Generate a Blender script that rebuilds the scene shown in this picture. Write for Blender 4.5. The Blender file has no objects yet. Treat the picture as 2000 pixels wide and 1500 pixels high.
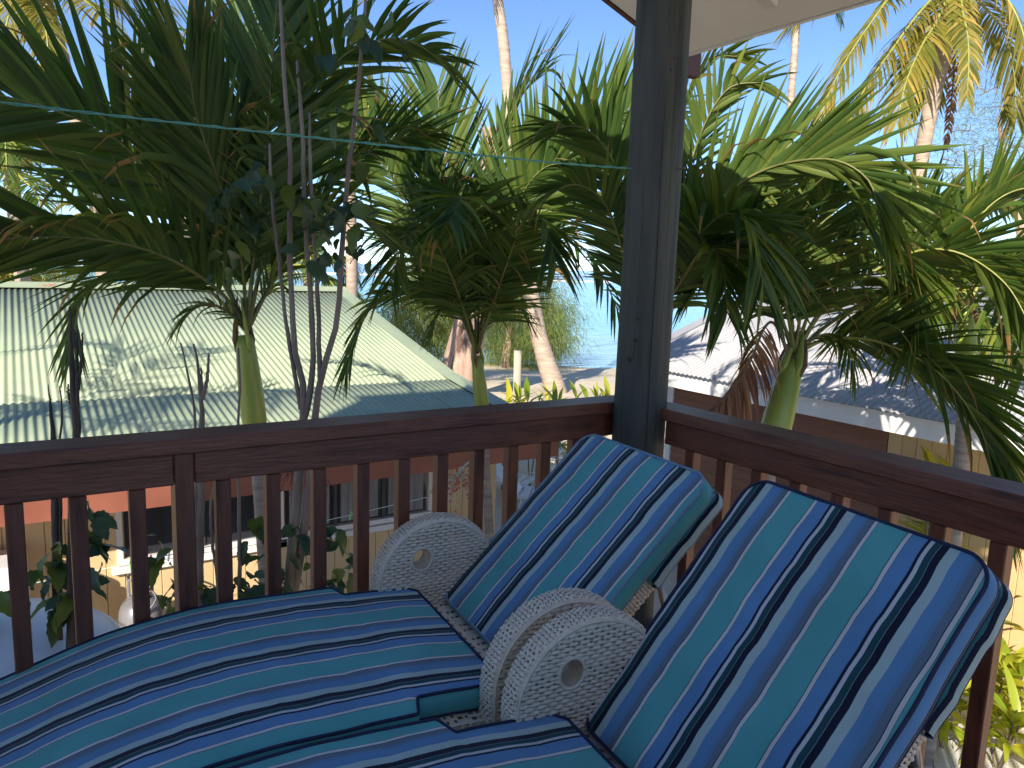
import bpy, math, random
import numpy as np
from math import sin, cos, pi, radians, sqrt, atan2, floor
from mathutils import Vector, Matrix

SC = bpy.context.scene
COL = SC.collection
random.seed(7)
RNG = np.random.default_rng(7)

# ------------------------------------------------------------------ camera
# deck floor is z = 0, the camera stands at x = y = 0; far rail runs along +-x, right rail along +-y
F_PX, PITCH, ROLL, YAW, CAM_Z = 1491.5, 0.150428, 0.033355, 0.573874, 1.5
_f0 = np.array([sin(YAW), cos(YAW), 0.0]); _r0 = np.array([cos(YAW), -sin(YAW), 0.0]); _u0 = np.array([0, 0, 1.0])
_f = _f0 * cos(PITCH) - _u0 * sin(PITCH); _u = _u0 * cos(PITCH) + _f0 * sin(PITCH)
CR = _r0 * cos(ROLL) + _u * sin(ROLL); CU = _u * cos(ROLL) - _r0 * sin(ROLL); CF = _f
cam_d = bpy.data.cameras.new("camera"); cam = bpy.data.objects.new("camera", cam_d); COL.objects.link(cam)
cam_d.sensor_fit = 'HORIZONTAL'; cam_d.sensor_width = 36.0; cam_d.lens = F_PX / 2000.0 * 36.0
cam_d.clip_start = 0.05; cam_d.clip_end = 20000
cam.matrix_world = Matrix(((CR[0], CU[0], -CF[0], 0), (CR[1], CU[1], -CF[1], 0), (CR[2], CU[2], -CF[2], CAM_Z), (0, 0, 0, 1)))
SC.camera = cam

def spot(px, py, d):
    """survey: the world point seen in direction (px, py) of the survey sheet, d metres in front"""
    v = CF + (px - 1000) / F_PX * CR - (py - 750) / F_PX * CU
    return np.array([0, 0, CAM_Z]) + v * d

def spot_z(px, py, z):
    v = CF + (px - 1000) / F_PX * CR - (py - 750) / F_PX * CU
    return np.array([0, 0, CAM_Z]) + v * ((z - CAM_Z) / v[2])

# ------------------------------------------------------------------ sky, sun, exposure
SUN_TO = np.array([-1.0, -0.78, 0.66]); SUN_TO /= np.linalg.norm(SUN_TO)     # towards the sun
SUN_EL = math.asin(SUN_TO[2])
world = bpy.data.worlds.new("World"); SC.world = world; world.use_nodes = True
wn = world.node_tree; wn.nodes.clear()
w_out = wn.nodes.new("ShaderNodeOutputWorld"); w_bg = wn.nodes.new("ShaderNodeBackground"); w_sky = wn.nodes.new("ShaderNodeTexSky")
w_sky.sky_type = 'NISHITA'; w_sky.sun_disc = False; w_sky.sun_elevation = SUN_EL
w_sky.sun_rotation = atan2(SUN_TO[0], SUN_TO[1])
w_sky.altitude = 10; w_sky.air_density = 0.65; w_sky.dust_density = 0.15; w_sky.ozone_density = 4.5
w_bg.inputs["Strength"].default_value = 0.080
wn.links.new(w_sky.outputs[0], w_bg.inputs[0]); wn.links.new(w_bg.outputs[0], w_out.inputs[0])
sun_d = bpy.data.lights.new("sun", 'SUN'); sun_d.energy = 3.2; sun_d.angle = radians(0.53); sun_d.color = (1.0, 0.90, 0.76)
sun = bpy.data.objects.new("sun", sun_d); COL.objects.link(sun)
sun.rotation_euler = Vector(SUN_TO).to_track_quat('Z', 'Y').to_euler(); sun.location = (-20, -16, 12)
SC.view_settings.view_transform = 'Standard'; SC.view_settings.look = 'None'
SC.view_settings.exposure = 1.5; SC.view_settings.gamma = 1.0; SC.view_settings.use_curve_mapping = False
SC.cycles.max_bounces = 8; SC.cycles.diffuse_bounces = 5; SC.cycles.transmission_bounces = 6; SC.cycles.transparent_max_bounces = 6
SC.cycles.sample_clamp_indirect = 6.0

# ------------------------------------------------------------------ materials
def new_mat(name):
    m = bpy.data.materials.new(name); m.use_nodes = True
    nt = m.node_tree; bs = nt.nodes["Principled BSDF"]
    return m, nt, bs

def N(nt, kind, **kw):
    n = nt.nodes.new(kind)
    for k, v in kw.items():
        if k.startswith("i_"):
            n.inputs[k[2:].replace("_", " ")].default_value = v
        else:
            setattr(n, k, v)
    return n

def ramp(nt, fac, stops, interp='LINEAR'):
    r = nt.nodes.new("ShaderNodeValToRGB"); r.color_ramp.interpolation = interp
    el = r.color_ramp.elements
    while len(el) > 1: el.remove(el[-1])
    el[0].position = stops[0][0]; el[0].color = (*stops[0][1], 1)
    for p, c in stops[1:]:
        e = el.new(p); e.color = (*c, 1)
    nt.links.new(fac, r.inputs[0])
    return r.outputs[0]

def coords(nt, stretch=(1, 1, 1), rand=True, kind='Object'):
    tc = nt.nodes.new("ShaderNodeTexCoord"); mp = nt.nodes.new("ShaderNodeMapping")
    mp.inputs["Scale"].default_value = stretch
    nt.links.new(tc.outputs[kind], mp.inputs[0])
    if rand:
        oi = nt.nodes.new("ShaderNodeObjectInfo"); ml = N(nt, "ShaderNodeMath", operation='MULTIPLY'); ml.inputs[1].default_value = 37.0
        nt.links.new(oi.outputs["Random"], ml.inputs[0])
        cx = nt.nodes.new("ShaderNodeCombineXYZ")
        for i in range(3): nt.links.new(ml.outputs[0], cx.inputs[i])
        nt.links.new(cx.outputs[0], mp.inputs["Location"])
    return mp.outputs[0]

def surf(name, c1, c2, scale=4.0, rough=0.6, bump=0.0, stretch=(1, 1, 1), detail=6.0, metallic=0.0, spec=0.5, c3=None, rand=True, bscale=None, lo=0.3, hi=0.7):
    m, nt, bs = new_mat(name)
    co = coords(nt, stretch, rand)
    nz = N(nt, "ShaderNodeTexNoise", i_Scale=scale, i_Detail=detail, i_Roughness=0.6)
    nt.links.new(co, nz.inputs["Vector"])
    stops = [(lo, c1), (hi, c2)] if c3 is None else [(lo, c1), ((lo + hi) / 2, c2), (hi, c3)]
    nt.links.new(ramp(nt, nz.outputs["Fac"], stops), bs.inputs["Base Color"])
    bs.inputs["Roughness"].default_value = rough; bs.inputs["Metallic"].default_value = metallic
    bs.inputs["Specular IOR Level"].default_value = spec
    if bump:
        n2 = N(nt, "ShaderNodeTexNoise", i_Scale=bscale or scale * 4, i_Detail=4.0)
        nt.links.new(co, n2.inputs["Vector"])
        b = N(nt, "ShaderNodeBump", i_Strength=bump, i_Distance=0.01)
        nt.links.new(n2.outputs["Fac"], b.inputs["Height"]); nt.links.new(b.outputs[0], bs.inputs["Normal"])
    return m

def leaf_mat(name, dark, mid, light, tip=(0.25, 0.15, 0.06), trans=0.35, rough=0.52, tcol=None):
    """leaf blade: colour varies from leaflet to leaflet ('var') and dries out at the tip ('tip'); light passes through"""
    m, nt, bs = new_mat(name)
    av = N(nt, "ShaderNodeAttribute", attribute_name="var"); at = N(nt, "ShaderNodeAttribute", attribute_name="tip")
    col = ramp(nt, av.outputs["Fac"], [(0.0, dark), (0.55, mid), (1.0, light)])
    nz = N(nt, "ShaderNodeTexNoise", i_Scale=9.0, i_Detail=3.0)
    co = coords(nt, (1, 1, 1), False); nt.links.new(co, nz.inputs["Vector"])
    md = N(nt, "ShaderNodeMath", operation='MULTIPLY_ADD'); md.inputs[1].default_value = 0.5; md.inputs[2].default_value = -0.22
    nt.links.new(nz.outputs["Fac"], md.inputs[0])
    ad = N(nt, "ShaderNodeMath", operation='ADD'); nt.links.new(at.outputs["Fac"], ad.inputs[0]); nt.links.new(md.outputs[0], ad.inputs[1])
    fac = ramp(nt, ad.outputs[0], [(0.88, (0, 0, 0)), (1.0, (1, 1, 1))])
    mx = N(nt, "ShaderNodeMixRGB"); nt.links.new(fac, mx.inputs[0]); nt.links.new(col, mx.inputs[1]); mx.inputs[2].default_value = (*tip, 1)
    nt.links.new(mx.outputs[0], bs.inputs["Base Color"]); bs.inputs["Roughness"].default_value = rough; bs.inputs["Specular IOR Level"].default_value = 0.3
    tr = nt.nodes.new("ShaderNodeBsdfTranslucent")
    hs = N(nt, "ShaderNodeMixRGB", blend_type='MULTIPLY'); hs.inputs[0].default_value = 1.0; hs.inputs[2].default_value = (*(tcol or (2.2, 2.1, 0.7)), 1)
    nt.links.new(mx.outputs[0], hs.inputs[1]); nt.links.new(hs.outputs[0], tr.inputs[0])
    ms = nt.nodes.new("ShaderNodeMixShader"); ms.inputs[0].default_value = trans
    nt.links.new(bs.outputs[0], ms.inputs[1]); nt.links.new(tr.outputs[0], ms.inputs[2])
    nt.links.new(ms.outputs[0], nt.nodes["Material Output"].inputs["Surface"])
    return m

STRIPES = [(0.0, (.46, .57, .53)), (.022, (.13, .285, .49)), (.047, (.13, .26, .41)), (.056, (.15, .20, .26)), (.071, (.015, .02, .03)), (.0735, (.72, .68, .64)), (.0815, (.02, .03, .04)),
           (.083, (.12, .43, .42)), (.152, (.02, .03, .04)), (.1535, (.72, .68, .64)), (.162, (.02, .03, .05)), (.1635, (.13, .285, .50)), (.198, (.008, .012, .035)),
           (.204, (.64, .62, .62)), (.213, (.012, .07, .085)), (.227, (.30, .40, .42)), (.2285, (.007, .010, .03))]
PERIOD = 0.245
def stripe_mat():
    m, nt, bs = new_mat("striped_canvas")
    uv = N(nt, "ShaderNodeUVMap", uv_map="cloth"); sp = nt.nodes.new("ShaderNodeSeparateXYZ"); nt.links.new(uv.outputs[0], sp.inputs[0])
    dv = N(nt, "ShaderNodeMath", operation='DIVIDE'); dv.inputs[1].default_value = PERIOD; nt.links.new(sp.outputs[0], dv.inputs[0])
    fr = N(nt, "ShaderNodeMath", operation='FRACT'); nt.links.new(dv.outputs[0], fr.inputs[0])
    col = ramp(nt, fr.outputs[0], [(p / PERIOD, c) for p, c in STRIPES], 'CONSTANT')
    # weave grain and faint fading / soiling of the cloth
    sc = N(nt, "ShaderNodeVectorMath", operation='MULTIPLY'); sc.inputs[1].default_value = (900, 700, 1); nt.links.new(uv.outputs[0], sc.inputs[0])
    nz = N(nt, "ShaderNodeTexNoise", i_Scale=1.0, i_Detail=2.0); nt.links.new(sc.outputs[0], nz.inputs["Vector"])
    n2 = N(nt, "ShaderNodeTexNoise", i_Scale=7.0, i_Detail=5.0); nt.links.new(uv.outputs[0], n2.inputs["Vector"])
    g = ramp(nt, nz.outputs["Fac"], [(.25, (.86, .86, .86)), (.75, (1.1, 1.1, 1.1))]); h = ramp(nt, n2.outputs["Fac"], [(.3, (.9, .9, .88)), (.7, (1.06, 1.06, 1.08))])
    m1 = N(nt, "ShaderNodeMixRGB", blend_type='MULTIPLY'); m1.inputs[0].default_value = 1; nt.links.new(col, m1.inputs[1]); nt.links.new(g, m1.inputs[2])
    m2 = N(nt, "ShaderNodeMixRGB", blend_type='MULTIPLY'); m2.inputs[0].default_value = 1; nt.links.new(m1.outputs[0], m2.inputs[1]); nt.links.new(h, m2.inputs[2])
    nt.links.new(m2.outputs[0], bs.inputs["Base Color"]); bs.inputs["Roughness"].default_value = 0.85
    bs.inputs["Specular IOR Level"].default_value = 0.25; bs.inputs["Sheen Weight"].default_value = 0.15
    b = N(nt, "ShaderNodeBump", i_Strength=0.25, i_Distance=0.001); nt.links.new(nz.outputs["Fac"], b.inputs["Height"]); nt.links.new(b.outputs[0], bs.inputs["Normal"])
    return m

M = {}
M['rail'] = surf("stained_timber", (.066, .021, .012), (.20, .066, .036), 3.0, .42, .25, (1, 9, 9), c3=(.122, .041, .023), bscale=14)
M['rail_y'] = surf("stained_timber_lengthwise", (.066, .021, .012), (.20, .066, .036), 3.0, .42, .25, (9, 1, 9), c3=(.122, .041, .023), bscale=14)
M['rail_z'] = surf("stained_timber_upright", (.066, .021, .012), (.19, .064, .036), 3.0, .45, .25, (9, 9, 1), c3=(.122, .041, .023), bscale=14)
M['post'] = surf("treated_pine", (.018, .023, .019), (.066, .069, .056), 2.2, .75, .35, (5, 5, .5), c3=(.036, .042, .034), bscale=18)
M['crack'] = surf("dark_split", (.008, .008, .007), (.02, .018, .015), 9, .9)
M['knot'] = surf("timber_knot", (.025, .02, .015), (.06, .05, .04), 20, .8)
M['white'] = surf("white_paint", (.62, .62, .60), (.74, .74, .72), 2.5, .5, .1)
M['soffit'] = surf("soffit_board", (.58, .57, .54), (.70, .69, .66), 1.8, .6, .1)
M['brown_paint'] = surf("brown_painted_timber", (.085, .036, .026), (.13, .055, .04), 3, .5, .1)
M['cream'] = surf("cream_board", (.55, .40, .21), (.64, .48, .27), 1.6, .6, .15)
M['tan'] = surf("tan_board", (.52, .36, .17), (.60, .43, .22), 1.6, .6, .15)
M['fascia_red'] = surf("terracotta_paint", (.22, .072, .047), (.30, .105, .068), 2.2, .5, .1)
M['weatherboard'] = surf("brown_weatherboard", (.16, .065, .032), (.26, .11, .055), 2.0, .55, .25, (9, .7, 9))
M['glass'] = surf("dark_window_glass", (.015, .017, .02), (.035, .038, .045), 1.2, .06, 0, spec=.8)
M['curtain'] = surf("grey_curtain", (.16, .16, .17), (.30, .30, .30), 6, .9, .1, (6, 1, .3))
M['metal_grey'] = surf("galvanised_steel", (.30, .30, .31), (.42, .42, .43), 5, .38, .05, metallic=.85)
M['wicker'] = surf("white_resin_wicker", (.70, .57, .43), (.84, .70, .54), 30, .5, .1, c3=(.78, .64, .49))
M['canvas'] = stripe_mat()
M['piping'] = surf("blue_piping", (.16, .25, .36), (.26, .36, .46), 40, .8)
M['piping_dark'] = surf("navy_piping", (.008, .012, .04), (.02, .03, .08), 40, .8)
M['twine'] = surf("green_twine", (.07, .30, .22), (.20, .48, .38), 220, .7, .4)
M['wire'] = surf("pale_line", (.45, .62, .55), (.6, .72, .66), 60, .5)
M['shaft'] = surf("green_crownshaft", (.16, .22, .035), (.30, .36, .07), 1.6, .35, .1, (2, 2, .6), c3=(.22, .30, .045))
M['shaft_base'] = surf("brown_leaf_scar", (.10, .055, .035), (.20, .12, .07), 12, .8, .4)
M['palm_trunk'] = surf("ringed_palm_trunk", (.17, .145, .12), (.33, .29, .24), 4, .8, .4, (1, 1, 6))
M['coco_trunk'] = surf("coconut_trunk", (.26, .20, .155), (.46, .37, .29), 2.2, .85, .5, (1, 1, 5))
M['iron_bark'] = surf("fissured_ironwood_bark", (.10, .06, .045), (.44, .30, .23), 3.0, .9, 1.0, (1, 1, .2), c3=(.30, .19, .145), bscale=7, lo=.38, hi=.62)
M['stem'] = surf("grey_brown_stem", (.14, .105, .08), (.30, .24, .19), 8, .8, .4, (1, 1, .4))
M['stem_dark'] = surf("dark_dead_stem", (.035, .028, .022), (.12, .09, .07), 10, .85, .5, (1, 1, .3))
M['rachis'] = surf("palm_leaf_stalk", (.09, .10, .025), (.19, .19, .06), 5, .45)
M['rachis_yel'] = surf("yellow_palm_leaf_stalk", (.20, .22, .045), (.32, .32, .075), 5, .45)
M['rachis_dry'] = surf("dry_palm_leaf_stalk", (.10, .065, .05), (.22, .15, .11), 8, .8)
M['frond'] = leaf_mat("palm_leaflet", (.022, .056, .014), (.062, .115, .024), (.16, .20, .036), trans=.30)
M['frond_sun'] = leaf_mat("palm_leaflet_sunlit", (.035, .080, .014), (.085, .140, .022), (.22, .24, .04), trans=.35)  # lighter copy of the palm leaflet, sunlight put into its colour
M['frond_coco'] = leaf_mat("coconut_leaflet", (.07, .090, .018), (.19, .18, .030), (.44, .31, .08), tip=(.34, .20, .12), trans=.35)
M['frond_dry'] = leaf_mat("dead_palm_leaflet", (.13, .055, .030), (.30, .14, .075), (.42, .25, .15), tip=(.4, .26, .18), trans=.15, rough=.8)
M['shrub_leaf'] = leaf_mat("shrub_leaf", (.020, .050, .026), (.045, .085, .045), (.11, .15, .03), tip=(.14, .12, .03), trans=.2, rough=.35)
M['ti_leaf'] = leaf_mat("yellow_green_leaf", (.16, .24, .02), (.34, .38, .04), (.55, .46, .05), tip=(.5, .22, .03), trans=.3, rough=.35)
M['needle'] = leaf_mat("ironwood_needle", (.06, .11, .03), (.15, .20, .05), (.27, .28, .08), tip=(.2, .2, .08), trans=.3, rough=.6)
M['berry'] = surf("red_berry", (.45, .05, .02), (.62, .16, .05), 20, .35)
M['berry_pale'] = surf("pale_unripe_berry", (.45, .38, .22), (.6, .52, .34), 20, .4)
M['pale_twig'] = surf("pale_fruit_stalk", (.42, .40, .32), (.58, .55, .45), 20, .7)
M['red_twig'] = surf("dark_red_fruit_stalk", (.08, .03, .028), (.17, .075, .06), 20, .8)
M['plastic_white'] = surf("white_plastic", (.66, .67, .70), (.76, .77, .80), 2, .35)
M['plastic_blue'] = surf("blue_canvas", (.015, .05, .42), (.03, .09, .58), 3, .6)
M['plastic_pink'] = surf("pink_plastic", (.65, .05, .25), (.8, .1, .35), 3, .4)
M['plastic_green'] = surf("green_plastic", (.15, .5, .12), (.25, .6, .2), 3, .4)
M['plastic_dark'] = surf("dark_plastic", (.03, .03, .035), (.06, .05, .05), 3, .5)
M['plastic_red'] = surf("red_plastic", (.4, .03, .03), (.5, .06, .05), 3, .5)
M['lpg'] = surf("silver_painted_steel", (.20, .20, .22), (.27, .27, .29), 6, .32, .05, metallic=.35)
M['timber_grey'] = surf("weathered_timber", (.36, .30, .23), (.52, .45, .36), 3, .8, .4, (1, 1, .25))
M['deck'] = surf("deck_board", (.07, .035, .025), (.14, .08, .055), 3, .6, .3, (1, 10, 10))
M['gravel'] = surf("white_coral_gravel", (.30, .29, .27), (.72, .70, .66), 60, .9, .9, c3=(.5, .48, .44), rand=False, bscale=60)
M['grass'] = surf("thin_grass", (.05, .075, .02), (.14, .17, .05), 40, .9, .6)

def roof_mat(name, c1, c2, rust, amount):
    m, nt, bs = new_mat(name)
    co = coords(nt, (1, 1, 1), False, 'Object')
    n1 = N(nt, "ShaderNodeTexNoise", i_Scale=1.1, i_Detail=7.0); n2 = N(nt, "ShaderNodeTexNoise", i_Scale=0.75, i_Detail=9.0, i_Roughness=0.75); n3 = N(nt, "ShaderNodeTexNoise", i_Scale=26.0, i_Detail=4.0)
    for n in (n1, n2, n3): nt.links.new(co, n.inputs["Vector"])
    base = ramp(nt, n1.outputs["Fac"], [(.3, c1), (.7, c2)])
    a = N(nt, "ShaderNodeMath", operation='MULTIPLY_ADD'); a.inputs[1].default_value = .28; nt.links.new(n3.outputs["Fac"], a.inputs[0]); nt.links.new(n2.outputs["Fac"], a.inputs[2])
    fac = ramp(nt, a.outputs[0], [(amount, (0, 0, 0)), (amount + .02, (.8, .8, .8))])
    mx = N(nt, "ShaderNodeMixRGB"); nt.links.new(fac, mx.inputs[0]); nt.links.new(base, mx.inputs[1]); mx.inputs[2].default_value = (*rust, 1)
    nt.links.new(mx.outputs[0], bs.inputs["Base Color"]); bs.inputs["Roughness"].default_value = .5; bs.inputs["Metallic"].default_value = 0.0
    return m
M['roof_green'] = roof_mat("pale_green_painted_iron", (.29, .36, .24), (.38, .44, .29), (.40, .17, .12), .79)
M['roof_grey'] = roof_mat("grey_roofing_iron", (.31, .31, .325), (.38, .38, .395), (.40, .38, .36), .95)
M['roof_own'] = roof_mat("house_roofing_iron", (.30, .10, .07), (.36, .13, .09), (.3, .2, .15), .95)

# ------------------------------------------------------------------ mesh helpers
def link(o, parent=None):
    COL.objects.link(o)
    if parent is not None: o.parent = parent
    return o

def empty(name, loc=(0, 0, 0), rz=0.0):
    o = bpy.data.objects.new(name, None); o.empty_display_size = .1; o.location = loc; o.rotation_euler = (0, 0, rz); return link(o)

def tag(o, label=None, cat=None, group=None, kind=None):
    if label: o["label"] = label
    if cat: o["category"] = cat
    if group: o["group"] = group
    if kind: o["kind"] = kind
    return o

class MB:
    def __init__(s): s.v = []; s.f = []
    def add(s, vs, fs):
        b = len(s.v); s.v.extend([tuple(map(float, p)) for p in vs]); s.f.extend([tuple(i + b for i in f) for f in fs]); return s
    def box(s, x0, x1, y0, y1, z0, z1, bv=0.0):
        if bv <= 0:
            return s.add([(x0, y0, z0), (x1, y0, z0), (x1, y1, z0), (x0, y1, z0), (x0, y0, z1), (x1, y0, z1), (x1, y1, z1), (x0, y1, z1)],
                         [(0, 3, 2, 1), (4, 5, 6, 7), (0, 1, 5, 4), (1, 2, 6, 5), (2, 3, 7, 6), (3, 0, 4, 7)])
        X, Y, Z = (x0, x1), (y0, y1), (z0, z1); b = bv; vs = []; idx = {}
        for i in (0, 1):
            for j in (0, 1):
                for k in (0, 1):
                    sx, sy, sz = (1, -1)[i], (1, -1)[j], (1, -1)[k]
                    for ax, p in (('x', (X[i], Y[j] + sy * b, Z[k] + sz * b)), ('y', (X[i] + sx * b, Y[j], Z[k] + sz * b)), ('z', (X[i] + sx * b, Y[j] + sy * b, Z[k]))):
                        idx[(i, j, k, ax)] = len(vs); vs.append(p)
        q = lambda *k: tuple(idx[a] for a in k); fs = []
        for i in (0, 1): fs.append(q((i, 0, 0, 'x'), (i, 1, 0, 'x'), (i, 1, 1, 'x'), (i, 0, 1, 'x')))
        for j in (0, 1): fs.append(q((0, j, 0, 'y'), (1, j, 0, 'y'), (1, j, 1, 'y'), (0, j, 1, 'y')))
        for k in (0, 1): fs.append(q((0, 0, k, 'z'), (1, 0, k, 'z'), (1, 1, k, 'z'), (0, 1, k, 'z')))
        for i in (0, 1):
            for j in (0, 1): fs.append(q((i, j, 0, 'x'), (i, j, 1, 'x'), (i, j, 1, 'y'), (i, j, 0, 'y')))
            for k in (0, 1): fs.append(q((i, 0, k, 'x'), (i, 1, k, 'x'), (i, 1, k, 'z'), (i, 0, k, 'z')))
        for j in (0, 1):
            for k in (0, 1): fs.append(q((0, j, k, 'y'), (1, j, k, 'y'), (1, j, k, 'z'), (0, j, k, 'z')))
        for i in (0, 1):
            for j in (0, 1):
                for k in (0, 1): fs.append(q((i, j, k, 'x'), (i, j, k, 'y'), (i, j, k, 'z')))
        return s.add(vs, fs)
    def tube(s, pts, rad, n=8, cap=True, flat=1.0):
        pts = [np.array(p, float) for p in pts]; rad = rad if hasattr(rad, '__len__') else [rad] * len(pts)
        up = None; rings = []
        for i, p in enumerate(pts):
            t = pts[min(i + 1, len(pts) - 1)] - pts[max(i - 1, 0)]; t = t / (np.linalg.norm(t) + 1e-12)
            if up is None:
                a = np.array([0, 0, 1.0]) if abs(t[2]) < .9 else np.array([1.0, 0, 0]); up = a
            u = up - t * (up @ t); nu = np.linalg.norm(u)
            if nu < 1e-6: u = np.array([0, 1.0, 0]) - t * t[1]; nu = np.linalg.norm(u)
            u /= nu; w = np.cross(t, u); up = u
            rings.append([p + rad[i] * (cos(2 * pi * k / n) * w + flat * sin(2 * pi * k / n) * u) for k in range(n)])
        vs = [q for r in rings for q in r]; fs = []
        for i in range(len(pts) - 1):
            for k in range(n): fs.append((i * n + k, i * n + (k + 1) % n, (i + 1) * n + (k + 1) % n, (i + 1) * n + k))
        if cap: fs += [tuple(range(n))[::-1], tuple((len(pts) - 1) * n + k for k in range(n))]
        return s.add(vs, fs)
    def lathe(s, prof, n=28, c=(0, 0, 0)):
        vs = []; fs = []
        for r, z in prof:
            for k in range(n): vs.append((c[0] + r * cos(2 * pi * k / n), c[1] + r * sin(2 * pi * k / n), c[2] + z))
        for i in range(len(prof) - 1):
            for k in range(n): fs.append((i * n + k, i * n + (k + 1) % n, (i + 1) * n + (k + 1) % n, (i + 1) * n + k))
        fs += [tuple(range(n))[::-1], tuple((len(prof) - 1) * n + k for k in range(n))]
        return s.add(vs, fs)
    def sphere(s, c, r, n=8, m=5):
        prof = [(r * sin(pi * (i + .02) / (m + .04)), -r * cos(pi * (i + .02) / (m + .04))) for i in range(m + 1)]
        return s.lathe(prof, n, c)
    def mesh(s, name):
        me = bpy.data.meshes.new(name); me.from_pydata(s.v, [], s.f); me.update(); return me
    def build(s, name, mat, parent=None, smooth=False, fix=True):
        me = s.mesh(name)
        if fix:
            import bmesh
            bm = bmesh.new(); bm.from_mesh(me); bmesh.ops.recalc_face_normals(bm, faces=bm.faces); bm.to_mesh(me); bm.free()
        me.materials.append(mat)
        if smooth: me.polygons.foreach_set("use_smooth", [True] * len(me.polygons))
        return link(bpy.data.objects.new(name, me), parent)

def np_mesh(name, V, Q, mat, parent=None, smooth=False, attrs=None, tri=False):
    me = bpy.data.meshes.new(name); k = 3 if tri else 4
    V = np.asarray(V, np.float32); Q = np.asarray(Q, np.int32)
    me.vertices.add(len(V)); me.vertices.foreach_set("co", V.ravel())
    me.loops.add(Q.size); me.loops.foreach_set("vertex_index", Q.ravel())
    me.polygons.add(len(Q)); me.polygons.foreach_set("loop_start", np.arange(0, Q.size, k, dtype=np.int32))
    me.polygons.foreach_set("loop_total", np.full(len(Q), k, np.int32))
    if smooth: me.polygons.foreach_set("use_smooth", np.ones(len(Q), bool))
    for n, a in (attrs or {}).items():
        at = me.attributes.new(n, 'FLOAT', 'POINT'); at.data.foreach_set("value", np.asarray(a, np.float32))
    me.update(); me.validate(); me.materials.append(mat)
    return link(bpy.data.objects.new(name, me), parent)

def copy_obj(o, parent, loc=None, rot=None, scale=None):
    c = o.copy(); COL.objects.link(c); c.parent = parent
    if loc is not None: c.location = loc
    if rot is not None: c.rotation_euler = rot
    if scale is not None: c.scale = scale
    return c

def spline(pts, n):
    """Catmull-Rom through pts, n samples evenly by length"""
    P = [np.array(p, float) for p in pts]; P = [2 * P[0] - P[1]] + P + [2 * P[-1] - P[-2]]; out = []
    for i in range(1, len(P) - 2):
        for t in np.linspace(0, 1, 14, endpoint=False):
            a, b, c, d = P[i - 1:i + 3]
            out.append(.5 * (2 * b + (c - a) * t + (2 * a - 5 * b + 4 * c - d) * t * t + (-a + 3 * b - 3 * c + d) * t ** 3))
    out.append(P[-2]); out = np.array(out)
    L = np.concatenate([[0], np.cumsum(np.linalg.norm(np.diff(out, axis=0), axis=1))]); q = np.linspace(0, L[-1], n)
    return np.stack([np.interp(q, L, out[:, k]) for k in range(3)], 1), L[-1]

def wob(a, b, seed=0.0):
    return (sin(a * 7.1 + b * 3.3 + seed) + sin(a * 13.7 - b * 9.1 + seed * 2.1) * .6 + sin(a * 3.1 + b * 17.3 + seed * .7) * .5 + sin(a * 23.0 + b * 21.0 + seed * 1.3) * .3) / 2.4

# ------------------------------------------------------------------ setting: ground, sea
GZ = -2.45
DIRV = np.array([sin(YAW), cos(YAW)]); SIDE = np.array([cos(YAW), -sin(YAW)])
SEA_Z = -4.0
def ground_z(d, s):
    berm = .22 * sin(s * .31 + d * .2) * sin(d * .43 + 1) + .10 * sin(s * 1.3 + 2) * sin(d * 1.1)
    if d < 19: return GZ + (0 if d < 15 else berm * (d - 15) / 4)
    t = min((d - 19) / 26.0, 2.2)
    return GZ - 1.62 * t ** 1.15 + berm * max(0, 1 - t * .8)

def make_ground():
    ds = list(np.linspace(-120, 14, 12)) + list(np.linspace(15, 62, 70)) + [75, 95]
    ss = list(np.linspace(-220, -42, 8)) + list(np.linspace(-40, 40, 110)) + list(np.linspace(42, 220, 8))
    V = []; Q = []
    for d in ds:
        for s in ss:
            p = DIRV * d + SIDE * s; V.append((p[0], p[1], ground_z(d, s)))
    n = len(ss)
    for i in range(len(ds) - 1):
        for j in range(n - 1): Q.append((i * n + j, i * n + j + 1, (i + 1) * n + j + 1, (i + 1) * n + j))
    m, nt, bs = new_mat("coral_sand")
    co = coords(nt, (1, 1, 1), False)
    a = N(nt, "ShaderNodeTexNoise", i_Scale=.35, i_Detail=8.0, i_Roughness=.65); b = N(nt, "ShaderNodeTexNoise", i_Scale=6.0, i_Detail=6.0)
    for x in (a, b): nt.links.new(co, x.inputs["Vector"])
    c1 = ramp(nt, a.outputs["Fac"], [(.30, (.58, .48, .34)), (.55, (.70, .60, .45)), (.75, (.78, .70, .55))])
    nt.links.new(c1, bs.inputs["Base Color"]); bs.inputs["Roughness"].default_value = .95
    bp = N(nt, "ShaderNodeBump", i_Strength=.7, i_Distance=.05); nt.links.new(b.outputs["Fac"], bp.inputs["Height"]); nt.links.new(bp.outputs[0], bs.inputs["Normal"])
    g = np_mesh("ground", V, Q, m, smooth=True); tag(g, kind="structure")

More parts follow.
